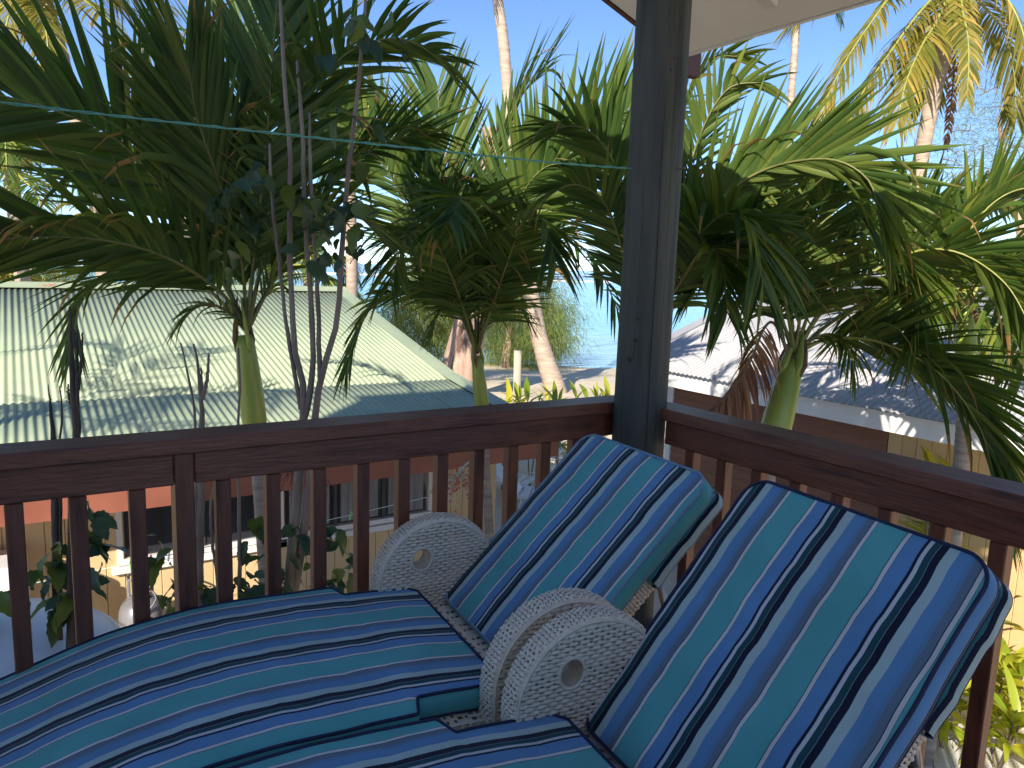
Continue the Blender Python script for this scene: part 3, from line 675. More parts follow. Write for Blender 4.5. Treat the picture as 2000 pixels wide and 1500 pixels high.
ARM_R, ARM_C, ARM_W = .203, (0.0, .478), .066
def arm_mesh():
    """D-shaped woven arm panel with a round hand hole; local x along the lounger, y across (centre 0), z up"""
    mb = MB(); hx, hz, hr = -.060, .562, .033; z0 = .24; x0 = ARM_C[0] - ARM_R
    def keep(u, v):
        x, z = x0 + u, z0 + v
        if (x - hx) ** 2 + ((z - hz) / 1.1) ** 2 < hr ** 2: return False
        return z <= ARM_C[1] or (x - ARM_C[0]) ** 2 + (z - ARM_C[1]) ** 2 < (ARM_R - .004) ** 2
    lu, lv = 2 * ARM_R, ARM_C[1] + ARM_R - z0; nu, nv = int(lu / .0034), int(lv / .00262)
    for sg in (-1, 1): woven_sheet(mb, nu, nv, lu, lv, lambda u, v, h: (x0 + u, sg * (ARM_W / 2 + h), z0 + v), keep)
    # woven rim round the edge
    arc = ARM_R * pi; st = ARM_C[1] - z0; tot = arc + 2 * st; wdt = ARM_W + .026
    def rim(u, v, h):
        # u: across the rim (folds over both faces), v: along the edge
        t = v
        if t < st: c = (ARM_C[0] - ARM_R, z0 + t); n = (-1, 0)
        elif t < st + arc:
            a = pi - (t - st) / ARM_R; c = (ARM_C[0] + ARM_R * cos(a), ARM_C[1] + ARM_R * sin(a)); n = (cos(a), sin(a))
        else: c = (ARM_C[0] + ARM_R, ARM_C[1] - (t - st - arc)); n = (1, 0)
        w = (u / wdt - .5); y = ARM_W * w * 1.10; r = .010 * (1 - abs(2 * w) ** 4) - .016 * max(0, abs(2 * w) - .86) / .14
        return (c[0] + n[0] * (r + h), y, c[1] + n[1] * (r + h))
    woven_sheet(mb, 22, int(tot / .00262), wdt, tot, rim, su=.0205)
    for sg in (-1, 1):   # braided edging where face meets rim, and round the hand hole
        ring = [(ARM_C[0] - (ARM_R - .002), sg * (ARM_W / 2 + .001), z) for z in np.linspace(z0, ARM_C[1], 12)] + [(ARM_C[0] + (ARM_R - .002) * cos(a), sg * (ARM_W / 2 + .001), ARM_C[1] + (ARM_R - .002) * sin(a)) for a in np.linspace(pi, 0, 46)] + [(ARM_C[0] + ARM_R - .002, sg * (ARM_W / 2 + .001), z) for z in np.linspace(ARM_C[1], z0, 12)]
        mb.tube(ring, .0036, 6)
        hole = [(hx + (hr + .002) * cos(a), sg * (ARM_W / 2 + .001), hz + (hr + .002) * 1.1 * sin(a)) for a in np.linspace(0, 2 * pi, 30)]; mb.tube(hole, .0050, 6)
    n = 30; vs = []
    for k in range(n):
        a = 2 * pi * k / n
        for j in range(9): vs.append((hx + (hr + .0015 * (j % 2)) * cos(a), -ARM_W / 2 + ARM_W * j / 8, hz + (hr + .0015 * (j % 2)) * 1.1 * sin(a)))
    mb.add(vs, [(k * 9 + j, ((k + 1) % n) * 9 + j, ((k + 1) % n) * 9 + j + 1, k * 9 + j + 1) for k in range(n) for j in range(8)])
    me = mb.mesh("arm"); me.materials.append(M['wicker']); me.polygons.foreach_set("use_smooth", [True] * len(me.polygons)); return me
ARM = arm_mesh()

def make_lounger(x, y, th, be, g, label, gus, endu, pip, boff, seed, arms=(0, 0)):
    root = empty("sun_lounger", (x, y, 0), th); tag(root, label, "sun lounger", "striped sun loungers on the deck")
    W, Lb, zb, zs = .628, .748, .427, .480
    TB, TS = .052, .062
    up = np.array([cos(be), 0, sin(be)]); nr = np.array([-sin(be), 0, cos(be)]); org = np.array([0, 0, zb])
    # back cushion: its face passes through the hinge line, thickness goes backwards
    def fb(a, s, h): return org + up * a + nr * (h - TB - .010) + np.array([0, -s, 0])
    st = []; R = .062
    for a in list(np.linspace(0, Lb - R, 40)) + [Lb - R + R * sin(t) for t in np.linspace(.15, pi / 2 * .97, 9)]:
        c = R - sqrt(max(0, R * R - max(0, a - (Lb - R)) ** 2)) if a > Lb - R else 0
        c0 = .03 - sqrt(max(0, .03 ** 2 - max(0, .03 - a) ** 2)) if a < .03 else 0
        st.append((a, c + c0 + .003 * wob(a * 2, 0, seed), W - c - c0 + .003 * wob(a * 2, 3, seed), 0))
    cb = cushion("back_cushion", st, TB, fb, root, boff, 1, gus, seed, endu, pip)
    # pocket of the cover that slips over the head of the frame
    def fp(a, s, h): return org + up * a + nr * (h - TB - .010 - .046) + np.array([0, -s, 0])
    st = []
    for a in list(np.linspace(Lb - .33, Lb - .045, 16)) + [Lb - .045 + .045 * sin(t) for t in np.linspace(.2, pi / 2 * .97, 6)]:
        c = .05 - sqrt(max(0, .05 ** 2 - max(0, a - (Lb - .05)) ** 2)) if a > Lb - .05 else 0
        st.append((a, -.004 + c + .003 * wob(a * 5, 1, seed), W + .005 - c + .004 * wob(a * 6, 4, seed), 0))
    cushion("head_pocket", st, .040, fp, root, boff, 1, -.01, seed + 3, endu, pip, bulge=.0, M_=12)
    # woven back frame
    mb = MB()
    for side in (0, 1):
        s0 = .012 if side == 0 else W - .012
        sg = 1 if side == 0 else -1
        def ff(u, v, h, s0=s0, sg=sg):
            p = org + up * (-.04 + v) + nr * (-TB - .012 - u); return (p[0], -s0 + sg * h, p[2])
        woven_sheet(mb, 22, int((Lb + .02) / .00262), .050, Lb + .02, ff, su=.0165)
    for hgt, flip in ((-TB - .0125, 1), (-TB - .062, -1)):
        def ff(u, v, h, hgt=hgt, flip=flip):
            p = org + up * (-.04 + v) + nr * (hgt + flip * h * .4); return (p[0], -(.014 + u), p[2])
        woven_sheet(mb, 100, 290, W - .028, Lb + .02, ff)
    mb.build("back_frame", M['wicker'], root, True, fix=False)
    # seat cushion, notched round the arms, rising a little then falling at the foot
    def ztop(a):
        xs = [-1.95, -1.6, -1.42, -1.22, -.98, -.72, -.40, -.2, -.05]; zz = [.30, .31, .335, .385, .465, .498, .488, .478, .462]
        return float(np.interp(a, xs, zz))
    zt = [ztop(a) for a in np.linspace(-1.95, -.05, 200)]; ker = np.ones(25) / 25; zt = np.convolve(np.pad(zt, 12, mode='edge'), ker, 'valid')
    zf = lambda a: float(np.interp(a, np.linspace(-1.95, -.05, 200), zt))
    def fs(a, s, h): return np.array([a, -s, h])
    st = []
    aa = sorted(list(np.linspace(-1.92, -g, 66)) + [-.352, -.345, -.338, -.331, -.326, -.322])
    for a in aa:
        t = min(1, max(0, (a + .352) / .030)); t = t * t * (3 - 2 * t); c = .03 - sqrt(max(0, .03 ** 2 - max(0, .03 + g + a) ** 2)) if a > -g - .03 else 0
        st.append((a, -.062 + .064 * t + c + .003 * wob(a * 2.5, 1, seed), W + .066 - .068 * t - c + .003 * wob(a * 2.5, 5, seed), zf(a) - TS))
    cushion("seat_cushion", st, TS, fs, root, .0575, -1, .085, seed + 1, .21, M['piping_dark'], bulge=.009, M_=40)
    # woven seat frame under the cushion
    mb = MB()
    for s0, sg in ((-.045, 1), (W + .045, -1)):
        def ff(u, v, h, s0=s0, sg=sg): return (-1.9 + v, -s0 + sg * h, zf(-1.9 + v) - TS - .002 - u)
        woven_sheet(mb, 30, 740, .11, 1.95, ff)
    def ff(u, v, h): return (-1.9 + v, .045 - u, zf(-1.9 + v) - TS - .004 + h * .3)
    woven_sheet(mb, 60, 300, W + .09, 2.0, ff)
    mb.build("seat_frame", M['wicker'], root, True, fix=False)
    mb = MB()
    def ff(u, v, h): return (-.10 + v, .02 - u, .372 + h)
    woven_sheet(mb, 180, 100, W + .04, .26, ff); mb.build("seat_panel", M['wicker'], root, True, fix=False)
    for s0, ae in ((-.030, arms[0]), (W + .030, arms[1])):
        o = bpy.data.objects.new("arm", ARM); link(o, root); o.location = (ae, -s0, 0)
    for ax in (-1.55, .05):
        for s0 in (.0, W): MB().box(ax - .022, ax + .022, -s0 - .022, -s0 + .022, 0, .30, .004).build("leg", M['wicker'], root)
    # prop behind the raised back
    p = org + up * .5 + nr * (-TB - .064)
    for yy in (-.10, -W + .10): MB().tube([(p[0], yy, p[2]), (p[0] + .16, yy, .20)], .012, 8).build("back_prop", M['metal_grey'], root, True)

make_lounger(1.120, 2.120, -.080, .759, .096, "striped wicker lounger nearer the far railing, its head against the corner post", .092, .10, M['piping'], -.036, 1.3, (-.012, .050))
make_lounger(1.082, 1.320, -.106, .861, .057, "striped wicker lounger nearest the camera, its raised back filling the lower right", .165, .17, M['piping_dark'], -.046, 5.1, (.026, -.03))

# ------------------------------------------------------------------ palms
def frond(parent, base, pts, nleaf=46, Lmax=.62, wmax=.040, roll=0.0, lift=.35, droop=.35, a0=1.05, a1=.42, mat='frond', rmat='rachis', bare=.16, rr=.012, seed=0, curl=.5, name="frond", var=(0, 1), miss=.04, seg=5):
    """one palm leaf: stalk along pts, folded leaflets either side that droop under their own weight"""
    r = np.random.default_rng(seed); n = 40
    P, L = spline(pts, n); T = np.gradient(P, axis=0); T /= np.linalg.norm(T, axis=1)[:, None]
    up = np.array([0, 0, 1.0])
    B = np.cross(T, up); nb = np.linalg.norm(B, axis=1)
    ref = B[np.argmax(nb)] / nb.max()
    for i in range(n):
        if nb[i] < .25: B[i] = ref - T[i] * (ref @ T[i])
        B[i] /= np.linalg.norm(B[i])
    for _ in range(3): B[1:-1] = (B[:-2] + B[1:-1] + B[2:]) / 3; B /= np.linalg.norm(B, axis=1)[:, None]
    Nn = np.cross(B, T)
    c, s_ = cos(roll), sin(roll); B, Nn = B * c + Nn * s_, Nn * c - B * s_
    V = []; Q = []; AV = []; AT = []
    nleaf = int(nleaf * 1.15)
    ts = bare + (1 - bare) * (np.arange(nleaf) + .5) / nleaf
    for side in (-1, 1):
        for k, t in enumerate(ts):
            if r.random() < miss: continue
            tt = t + r.uniform(-.3, .3) / nleaf; x = min(max(tt, 0), 1) * (n - 1); i = int(min(x, n - 2)); f = x - i
            p = P[i] * (1 - f) + P[i + 1] * f; tg, b, nn = T[i], B[i], Nn[i]
            q = (tt - bare) / (1 - bare)
            ln = Lmax * (.45 + .55 * sin(pi * min(1, .18 + .62 * q)) if q < .6 else .45 + .55 * max(.0, 1 - ((q - .5) / .62) ** 2)) * r.uniform(.85, 1.1)
            al = a0 + (a1 - a0) * q + r.normal(0, .05); lf = lift + r.normal(0, .10)
            d = tg * cos(al) + (side * b * cos(lf) + nn * sin(lf)) * sin(al); d /= np.linalg.norm(d)
            w0 = tg - d * (tg @ d); w0 /= np.linalg.norm(w0) + 1e-9
            nl = np.cross(d, w0); nl *= np.sign(nl @ nn) if abs(nl @ nn) > 1e-6 else 1
            tw = r.normal(0, .25); w = w0 * cos(tw) + nl * sin(tw); nl = np.cross(w, d) if np.cross(w, d) @ nn > 0 else np.cross(d, w)
            brk = r.random() < .09; dr = droop * r.uniform(.6, 1.5) + (1.6 if brk else 0); wm = wmax * .92 * r.uniform(.75, 1.15) * (.75 + .25 * sin(pi * q)); vv = var[0] + (var[1] - var[0]) * min(1, max(0, r.normal(.5, .22)))
            tipd = r.uniform(.75, 1.05) + (.35 if brk else 0)
            b0 = len(V); pos = p.copy(); dd = d.copy(); cw = r.normal(0, curl)
            for g in range(seg + 1):
                u = g / seg
                wid = wm * (min(1, .35 + u * 3.2) if u < .22 else max(0.0, 1 - ((u - .22) / .78) ** 1.7))
                ca, sa = cos(cw * u), sin(cw * u); ww = w * ca + nl * sa; n2 = nl * ca - w * sa
                if g == seg: wid = .0012
                V += [pos - ww * wid * .5 + n2 * wid * .16, pos - n2 * wid * .06, pos + ww * wid * .5 + n2 * wid * .16]
                AV += [vv] * 3; AT += [u * tipd] * 3
                dd = dd + np.array([0, 0, -1.0]) * dr * (u + .25) * 1.6 / seg; dd /= np.linalg.norm(dd)
                pos = pos + dd * ln / seg
                w = w - dd * (w @ dd); w /= np.linalg.norm(w) + 1e-9; nl = nl - dd * (nl @ dd) - w * (nl @ w); nl /= np.linalg.norm(nl) + 1e-9
            for g in range(seg):
                a = b0 + 3 * g; Q += [(a, a + 1, a + 4, a + 3), (a + 1, a + 2, a + 5, a + 4)]
    V = np.array(V) - np.array(base)
    o = np_mesh(name, V, Q, M[mat], parent, False, {"var": AV, "tip": AT})
    rad = [rr * (1.9 - .2 * i if i < 5 else 1.0) * (1 - .85 * i / (n - 1)) + .0015 for i in range(n)]
    MB().tube([tuple(P[i] - np.array(base)) for i in range(0, n)], rad, 6).build("stalk", M[rmat], o, True)
    return o

def px_path(pts): return [spot(*p) for p in pts]

def ringed_trunk(root, base, path, rad, mat, n=14, rings=.06, amp=.06, name="trunk"):
    P, L = spline(path, max(24, int(sum(np.linalg.norm(np.array(path[i + 1]) - np.array(path[i])) for i in range(len(path) - 1)) / rings * 3)))
    m = len(P); rr = [np.interp(i / (m - 1), np.linspace(0, 1, len(rad)), rad) * (1 + amp * (1 if i % 3 == 0 else -.35) * (.5 + .5 * sin(i * 1.7))) for i in range(m)]
    return MB().tube([tuple(p - np.array(base)) for p in P], rr, n).build(name, M[mat], root, True)

def fruit_cluster(root, base, p0, sag, n, seed, ripe=True):
    r = np.random.default_rng(seed); tw = MB(); bm = MB(); bp = MB(); p0 = np.array(p0)
    main = [p0, p0 + np.array([sag[0] * .5, sag[1] * .5, .02]), p0 + np.array([sag[0], sag[1], sag[2] * .5])]
    tw.tube([tuple(q - base) for q in spline(main, 8)[0]], [.012 - .0009 * i for i in range(8)], 6)
    for k in range(n):
        st = main[1] * (1 - k / n) + main[2] * (k / n); d = np.array([r.normal(0, .11), r.normal(0, .11), -r.uniform(.05, .24)])
        pts, _ = spline([st, st + d * .5 + np.array([0, 0, .03]), st + d], 6)
        tw.tube([tuple(q - base) for q in pts], .0035 if ripe else .0028, 4)
        for j in (2, 3, 4, 5):
            if ripe and r.random() < .75: (bm if r.random() < .7 else bp).sphere(tuple(pts[j] - base + r.normal(0, .007, 3)), r.uniform(.009, .014), 7, 4)
    o = tw.build("fruit_cluster", M['pale_twig'] if ripe else M['red_twig'], root, True)
    if ripe:
        tag(bm.build("berries", M['berry'], o, True), kind="stuff"); tag(bp.build("unripe_berries", M['berry_pale'], o, True), kind="stuff")

def manila_palm(label, foot, shaft_pts, shaft_r, trunk_r, hub, fronds, seed, spear=None):
    """foot: where the trunk meets the ground; shaft_pts: lower and upper end of the green crownshaft"""
    base = np.array(foot, float); root = empty("palm_tree", tuple(base)); tag(root, label, "palm", "palms planted around the deck")
    s0, s1 = np.array(shaft_pts[0]), np.array(shaft_pts[1])
    ringed_trunk(root, base, [base, base * .5 + s0 * .5 + np.array([.03, -.02, 0]), s0], [trunk_r * 1.35, trunk_r, trunk_r * 1.05], 'palm_trunk')
    P = [s0 + (s1 - s0) * t for t in (0, .06, .2, .45, .7, .9, 1.0)]; R = [trunk_r * 1.1, shaft_r * .93, shaft_r, shaft_r * .98, shaft_r * .88, shaft_r * .76, shaft_r * .55]
    MB().tube([tuple(p - base) for p in P], R, 20).build("crownshaft", M['shaft'], root, True)
    ax = (s1 - s0) / np.linalg.norm(s1 - s0)
    for k in range(5):      # papery remnants of old leaf bases at the top of the shaft
        a = k * 1.9 + seed; w = np.array([cos(a), sin(a), 0]) * shaft_r
        MB().tube([tuple(s1 + w * f + ax * z_ - base) for f, z_ in ((.80, -.11), (.78, -.03), (.62, .06), (.40, .15), (.22, .24))], [.004, shaft_r * .34, shaft_r * .30, shaft_r * .20, .006], 8, flat=.55).build("leaf_base", M['shaft_base'] if k % 2 else M['shaft'], root, True)
    for i, f in enumerate(fronds):
        kw = dict(f[1]); kw.setdefault('seed', seed * 100 + i)
        frond(root, base, f[0], **kw)
    if spear is not None: MB().tube([tuple(q - base) for q in spline(spear, 12)[0]], [.014 * (1 - .85 * i / 11) for i in range(12)], 6).build("spear_leaf", M['rachis_yel'], root, True)
    return root, base

D = dict
# palm in front of the green roof
hub = (482, 642, 4.88); h = spot(*hub)
f1 = [
 (px_path([hub, (440, 560, 4.8), (360, 430, 4.6), (245, 285, 4.35), (105, 215, 4.1), (-60, 172, 3.9)]), D(roll=-1.25, lift=.12, Lmax=.86, nleaf=62, wmax=.056, a0=1.05, a1=.45, droop=.05)),
 (px_path([hub, (430, 570, 4.75), (330, 505, 4.4), (210, 470, 4.1), (60, 463, 3.85), (-90, 480, 3.6)]), D(roll=-1.0, lift=.12, Lmax=.66, nleaf=58, wmax=.050, a0=.8, a1=.35, droop=.05)),
 (px_path([hub, (400, 562, 4.9), (300, 527, 4.85), (205, 535, 4.8), (158, 590, 4.75), (142, 690, 4.7)]), D(roll=-.4, lift=.05, Lmax=.48, nleaf=44, wmax=.038, droop=.25, a0=.9)),
 (px_path([hub, (470, 500, 4.75), (425, 350, 4.5), (385, 230, 4.3), (365, 110, 4.15)]), D(roll=-1.05, lift=.15, Lmax=.80, nleaf=60, wmax=.056, a0=.7, a1=.3, droop=.04)),
 (px_path([hub, (500, 470, 4.75), (520, 280, 4.55), (535, 90, 4.4), (550, -120, 4.3)]), D(roll=.9, lift=.15, Lmax=.80, nleaf=58, wmax=.056, a0=.9, a1=.4, droop=.10)),
 (px_path([hub, (530, 440, 4.75), (590, 240, 4.55), (670, 110, 4.35), (780, 75, 4.2), (870, 120, 4.1)]), D(roll=.55, lift=.10, Lmax=.52, nleaf=56, wmax=.048, a0=1.0, a1=.5, droop=.30)),
 (px_path([hub, (560, 500, 5.1), (650, 360, 5.4), (750, 280, 5.7), (850, 260, 5.9)]), D(roll=.8, lift=.1, Lmax=.66, nleaf=48, wmax=.052, droop=.2)),
 (px_path([hub, (400, 470, 5.3), (310, 350, 5.7), (210, 310, 6.1), (120, 350, 6.4)]), D(roll=-.7, lift=.1, Lmax=.62, nleaf=44, droop=.2)),
 (px_path([hub, (540, 540, 4.9), (600, 450, 4.9), (670, 410, 4.9), (740, 450, 4.9)]), D(roll=.4, lift=.05, Lmax=.52, nleaf=42, droop=.3)),
 (px_path([hub, (495, 450, 5.1), (470, 250, 5.4), (470, 80, 5.6), (500, -40, 5.7)]), D(roll=-.4, lift=.2, Lmax=.8, nleaf=50, wmax=.056, droop=.10)),
 (px_path([hub, (430, 600, 4.75), (385, 600, 4.65), (345, 640, 4.6)]), D(roll=-.3, lift=.0, Lmax=.26, nleaf=22, wmax=.026, droop=.4, miss=.2)),
]
b1 = spot(515, 1090, 5.1); foot1 = (b1[0], b1[1], GZ)
pr, pb = manila_palm("palm with green crownshaft and dark drooping fronds in front of the green iron roof", foot1, (spot(500, 850, 4.99), spot(477, 655, 4.87)), .079, .040, h, f1, 1, px_path([hub, (500, 560, 4.86), (515, 460, 4.85)]))
fruit_cluster(pr, pb, spot(505, 905, 5.0), (.42, .25, -.25), 60, 5, False)

# palm at the centre, before the beach
hub = (931, 688, 6.97)
f2 = [
 (px_path([hub, (905, 560, 6.85), (880, 400, 6.7), (862, 270, 6.5), (855, 170, 6.4)]), D(roll=-.8, lift=.2, Lmax=.85, nleaf=50, wmax=.058, a0=.85, a1=.4, droop=.08)),
 (px_path([hub, (965, 500, 6.8), (1050, 360, 6.55), (1150, 272, 6.3), (1245, 200, 6.1)]), D(roll=1.1, lift=.12, Lmax=.95, nleaf=58, wmax=.068, a0=1.0, a1=.5, droop=.05, var=(.3, 1))),
 (px_path([hub, (985, 530, 6.7), (1065, 455, 6.4), (1145, 490, 6.1), (1200, 590, 5.9), (1228, 690, 5.8)]), D(roll=.2, lift=.05, Lmax=.50, nleaf=40, wmax=.040, droop=.3, miss=.35)),
 (px_path([hub, (885, 595, 6.8), (810, 562, 6.6), (735, 590, 6.4), (695, 660, 6.3), (675, 730, 6.2)]), D(roll=-.6, lift=.05, Lmax=.50, nleaf=48, wmax=.042, droop=.3)),
 (px_path([hub, (865, 520, 6.8), (790, 390, 6.6), (715, 270, 6.35), (660, 205, 6.2)]), D(roll=-.9, lift=.15, Lmax=.85, nleaf=50, wmax=.058, droop=.12)),
 (px_path([hub, (925, 540, 6.5), (918, 430, 5.9), (905, 385, 5.4), (880, 430, 5.0)]), D(roll=.0, lift=.10, Lmax=.75, nleaf=46, wmax=.052, droop=.35)),
 (px_path([hub, (975, 560, 6.4), (1020, 440, 5.9), (1060, 430, 5.6), (1085, 510, 5.4)]), D(roll=.3, lift=.05, Lmax=.62, nleaf=44, wmax=.050, droop=.35)),
 (px_path([hub, (942, 500, 7.0), (965, 330, 7.1), (1005, 210, 7.2), (1060, 140, 7.3)]), D(roll=.6, lift=.2, Lmax=.9, nleaf=48, wmax=.058, droop=.12, var=(.3, 1))),
 (px_path([hub, (890, 560, 6.4), (840, 455, 5.9), (792, 465, 5.5), (765, 550, 5.3)]), D(roll=-.3, lift=.05, Lmax=.60, nleaf=44, wmax=.048, droop=.35)),
 (px_path([hub, (880, 480, 7.2), (820, 330, 7.5), (770, 230, 7.8), (700, 190, 8.0)]), D(roll=-.6, lift=.1, Lmax=.9, nleaf=46, wmax=.058, droop=.18, var=(.35, 1))),
 (px_path([hub, (960, 560, 6.6), (1000, 420, 6.3), (1060, 330, 6.0), (1140, 320, 5.8)]), D(roll=.8, lift=.1, Lmax=.75, nleaf=46, wmax=.055, droop=.2)),
 (px_path([hub, (960, 610, 6.9), (1000, 590, 6.8), (1035, 630, 6.75)]), D(roll=.3, lift=.0, Lmax=.36, nleaf=22, wmax=.03, droop=.4, miss=.2)),
 (px_path([hub, (900, 610, 6.9), (868, 600, 6.8), (840, 645, 6.75)]), D(roll=-.3, lift=.0, Lmax=.36, nleaf=22, wmax=.03, droop=.4, miss=.2)),
]
b2 = spot(967, 1010, 7.0); foot2 = (b2[0], min(b2[1], 6.45), GZ)
pr, pb = manila_palm("palm with slim green crownshaft and dense dark crown left of the corner post", foot2, (spot(942, 800, 7.05), spot(931, 695, 6.97)), .066, .040, None, f2, 2, px_path([hub, (955, 560, 6.97), (978, 460, 6.95)]))
fruit_cluster(pr, pb, spot(930, 900, 6.95), (-.40, -.30, -.20), 40, 8, True)

# palm hidden behind the corner post
hub = (1262, 655, 4.75)
f4 = [
 (px_path([hub, (1330, 480, 4.7), (1457, 350, 4.5), (1600, 310, 4.2), (1692, 347, 4.05), (1722, 440, 3.95)]), D(roll=1.1, lift=.08, Lmax=.66, nleaf=72, wmax=.048, a0=.62, a1=.30, droop=.05, var=(.35, 1))),
 (px_path([hub, (1320, 430, 4.7), (1365, 270, 4.6), (1420, 175, 4.5), (1490, 160, 4.45)]), D(roll=.8, lift=.10, Lmax=.36, nleaf=46, wmax=.042, droop=.25, var=(.4, 1))),
 (px_path([hub, (1290, 420, 4.8), (1330, 230, 4.8), (1390, 120, 4.8), (1450, 110, 4.8)]), D(roll=.5, lift=.15, Lmax=.40, nleaf=46, wmax=.044, droop=.25, var=(.5, 1), mat='frond_sun')),
 (px_path([hub, (1330, 510, 4.5), (1410, 420, 4.2), (1470, 450, 4.0), (1490, 560, 3.9)]), D(roll=.4, lift=.0, Lmax=.58, nleaf=46, wmax=.046, droop=.40)),
 (px_path([hub, (1220, 500, 4.65), (1180, 395, 4.5), (1120, 360, 4.35), (1060, 390, 4.25)]), D(roll=-.4, lift=.0, Lmax=.45, nleaf=42, wmax=.044, droop=.3)),
 (px_path([hub, (1235, 430, 4.7), (1195, 310, 4.6), (1140, 250, 4.45), (1080, 250, 4.35)]), D(roll=-.7, lift=.1, Lmax=.50, nleaf=44, wmax=.046, droop=.25)),
 (px_path([hub, (1335, 540, 4.5), (1380, 480, 4.25), (1410, 520, 4.1), (1420, 610, 4.0)]), D(roll=.3, lift=.0, Lmax=.48, nleaf=44, wmax=.044, droop=.45)),
 (px_path([hub, (1330, 480, 5.0), (1420, 380, 5.2), (1510, 370, 5.4), (1570, 430, 5.5)]), D(roll=.6, lift=.05, Lmax=.66, nleaf=46, wmax=.05, droop=.3)),
]
q = spot(1250, 900, 4.85)
manila_palm("palm mostly hidden behind the corner post, its fronds showing on both sides of the post", (q[0], q[1], GZ), (spot(1258, 830, 4.85), spot(1262, 670, 4.76)), .078, .042, None, f4, 4)

# leaning palm in front of the grey roof
hub = (1552, 690, 5.25)
f3 = [
 (px_path([hub, (1620, 662, 5.2), (1720, 668, 5.0), (1830, 725, 4.8), (1912, 830, 4.65), (1950, 960, 4.55)]), D(roll=.65, lift=.10, Lmax=.80, nleaf=72, wmax=.054, a0=.95, a1=.35, droop=.20, rmat='rachis_yel')),
 (px_path([hub, (1620, 595, 5.2), (1755, 503, 5.0), (1860, 490, 4.8), (1960, 550, 4.7), (2020, 650, 4.6)]), D(roll=.7, lift=.1, Lmax=.75, nleaf=60, wmax=.052, droop=.2, var=(.35, 1), rmat='rachis_yel')),
 (px_path([hub, (1600, 560, 5.25), (1665, 452, 5.2), (1740, 480, 5.0), (1785, 570, 4.9), (1795, 680, 4.8)]), D(roll=.5, lift=.08, Lmax=.68, nleaf=58, wmax=.050, droop=.25, var=(.3, 1), rmat='rachis_yel')),
 (px_path([hub, (1535, 520, 5.3), (1520, 400, 5.35), (1555, 310, 5.4), (1630, 270, 5.5)]), D(roll=.7, lift=.15, Lmax=.50, nleaf=50, wmax=.052, droop=.12, var=(.4, 1), mat='frond_sun')),
 (px_path([hub, (1505, 570, 5.1), (1450, 470, 4.9), (1400, 460, 4.7), (1375, 540, 4.6)]), D(roll=-.4, lift=.0, Lmax=.58, nleaf=46, wmax=.048, droop=.35)),
 (px_path([hub, (1650, 540, 5.7), (1800, 425, 6.2), (1920, 390, 6.6), (2050, 410, 7.0)]), D(roll=.8, lift=.12, Lmax=.62, nleaf=52, wmax=.058, a0=.75, a1=.4, droop=.15, mat='frond_sun', rmat='rachis_yel')),
 (px_path([(1545, 705, 5.25), (1515, 635, 5.18), (1493, 640, 5.1), (1468, 700, 5.05), (1432, 760, 5.0), (1385, 805, 4.96)]), D(roll=.0, lift=-.5, Lmax=.40, nleaf=40, wmax=.034, droop=1.2, mat='frond_dry', rmat='rachis_dry', bare=.35, curl=1.2, miss=.25)),
 (px_path([hub, (1575, 540, 5.0), (1600, 410, 4.8), (1645, 375, 4.6), (1690, 430, 4.5)]), D(roll=.4, lift=.08, Lmax=.60, nleaf=48, wmax=.048, droop=.3, var=(.2, 1))),
 (px_path([hub, (1640, 620, 5.5), (1760, 570, 5.9), (1860, 590, 6.2), (1930, 680, 6.4)]), D(roll=.5, lift=.1, Lmax=.72, nleaf=48, wmax=.05, droop=.25, mat='frond_sun', rmat='rachis_yel')),
 (px_path([hub, (1525, 540, 4.9), (1500, 440, 4.6), (1480, 440, 4.4), (1478, 540, 4.2)]), D(roll=-.2, lift=.05, Lmax=.52, nleaf=44, wmax=.046, droop=.4)),
 (px_path([hub, (1590, 660, 5.25), (1630, 655, 5.2), (1660, 690, 5.1), (1670, 740, 5.1)]), D(roll=.1, lift=-.2, Lmax=.28, nleaf=24, wmax=.028, droop=.8, mat='frond_sun', rmat='rachis_yel')),
]
q0 = spot(1500, 870, 5.15)
manila_palm("leaning palm with thick yellow-green crownshaft in front of the grey iron roof", (q0[0] - .12, q0[1] - .05, GZ), (spot(1498, 905, 5.13), spot(1549, 705, 5.24)), .102, .060, None, f3, 3, px_path([hub, (1548, 620, 5.2), (1546, 560, 5.2)]))

# two more garden palms just outside the left picture edge; their fronds throw the feathery shade on the green roof
def ring_fronds(c, n, L, seed, **kw):
    r = np.random.default_rng(seed); out = []
    for i in range(n):
        az = 2 * pi * i / n + r.uniform(-.2, .2); el = (.25, .7, 1.1)[i % 3] + r.uniform(-.1, .1); hz = np.array([cos(az), sin(az), 0]); d = hz * cos(el) + np.array([0, 0, sin(el)]); c = np.array(c)
        p1 = c + d * L * .4; p2 = p1 + (d * .5 + hz * .5) * L * .35; p3 = p2 + (hz * .6 - np.array([0, 0, .6])) * L * .35; out.append(([c, p1, p2, p3], dict(kw)))
    return out
for k, (fx, fy, hz_, lab) in enumerate(((-3.4, 6.0, 2.2, "tall garden palm just outside the left picture edge, by the green roof eave"),)):
    manila_palm(lab, (fx, fy, GZ), ((fx, fy, hz_ - .7), (fx + .03, fy, hz_)), .08, .05, None, ring_fronds((fx + .03, fy, hz_), 7, 2.5, 70 + k, Lmax=.62, wmax=.036, nleaf=36, miss=.2, lift=.15, droop=.25), 8 + k)

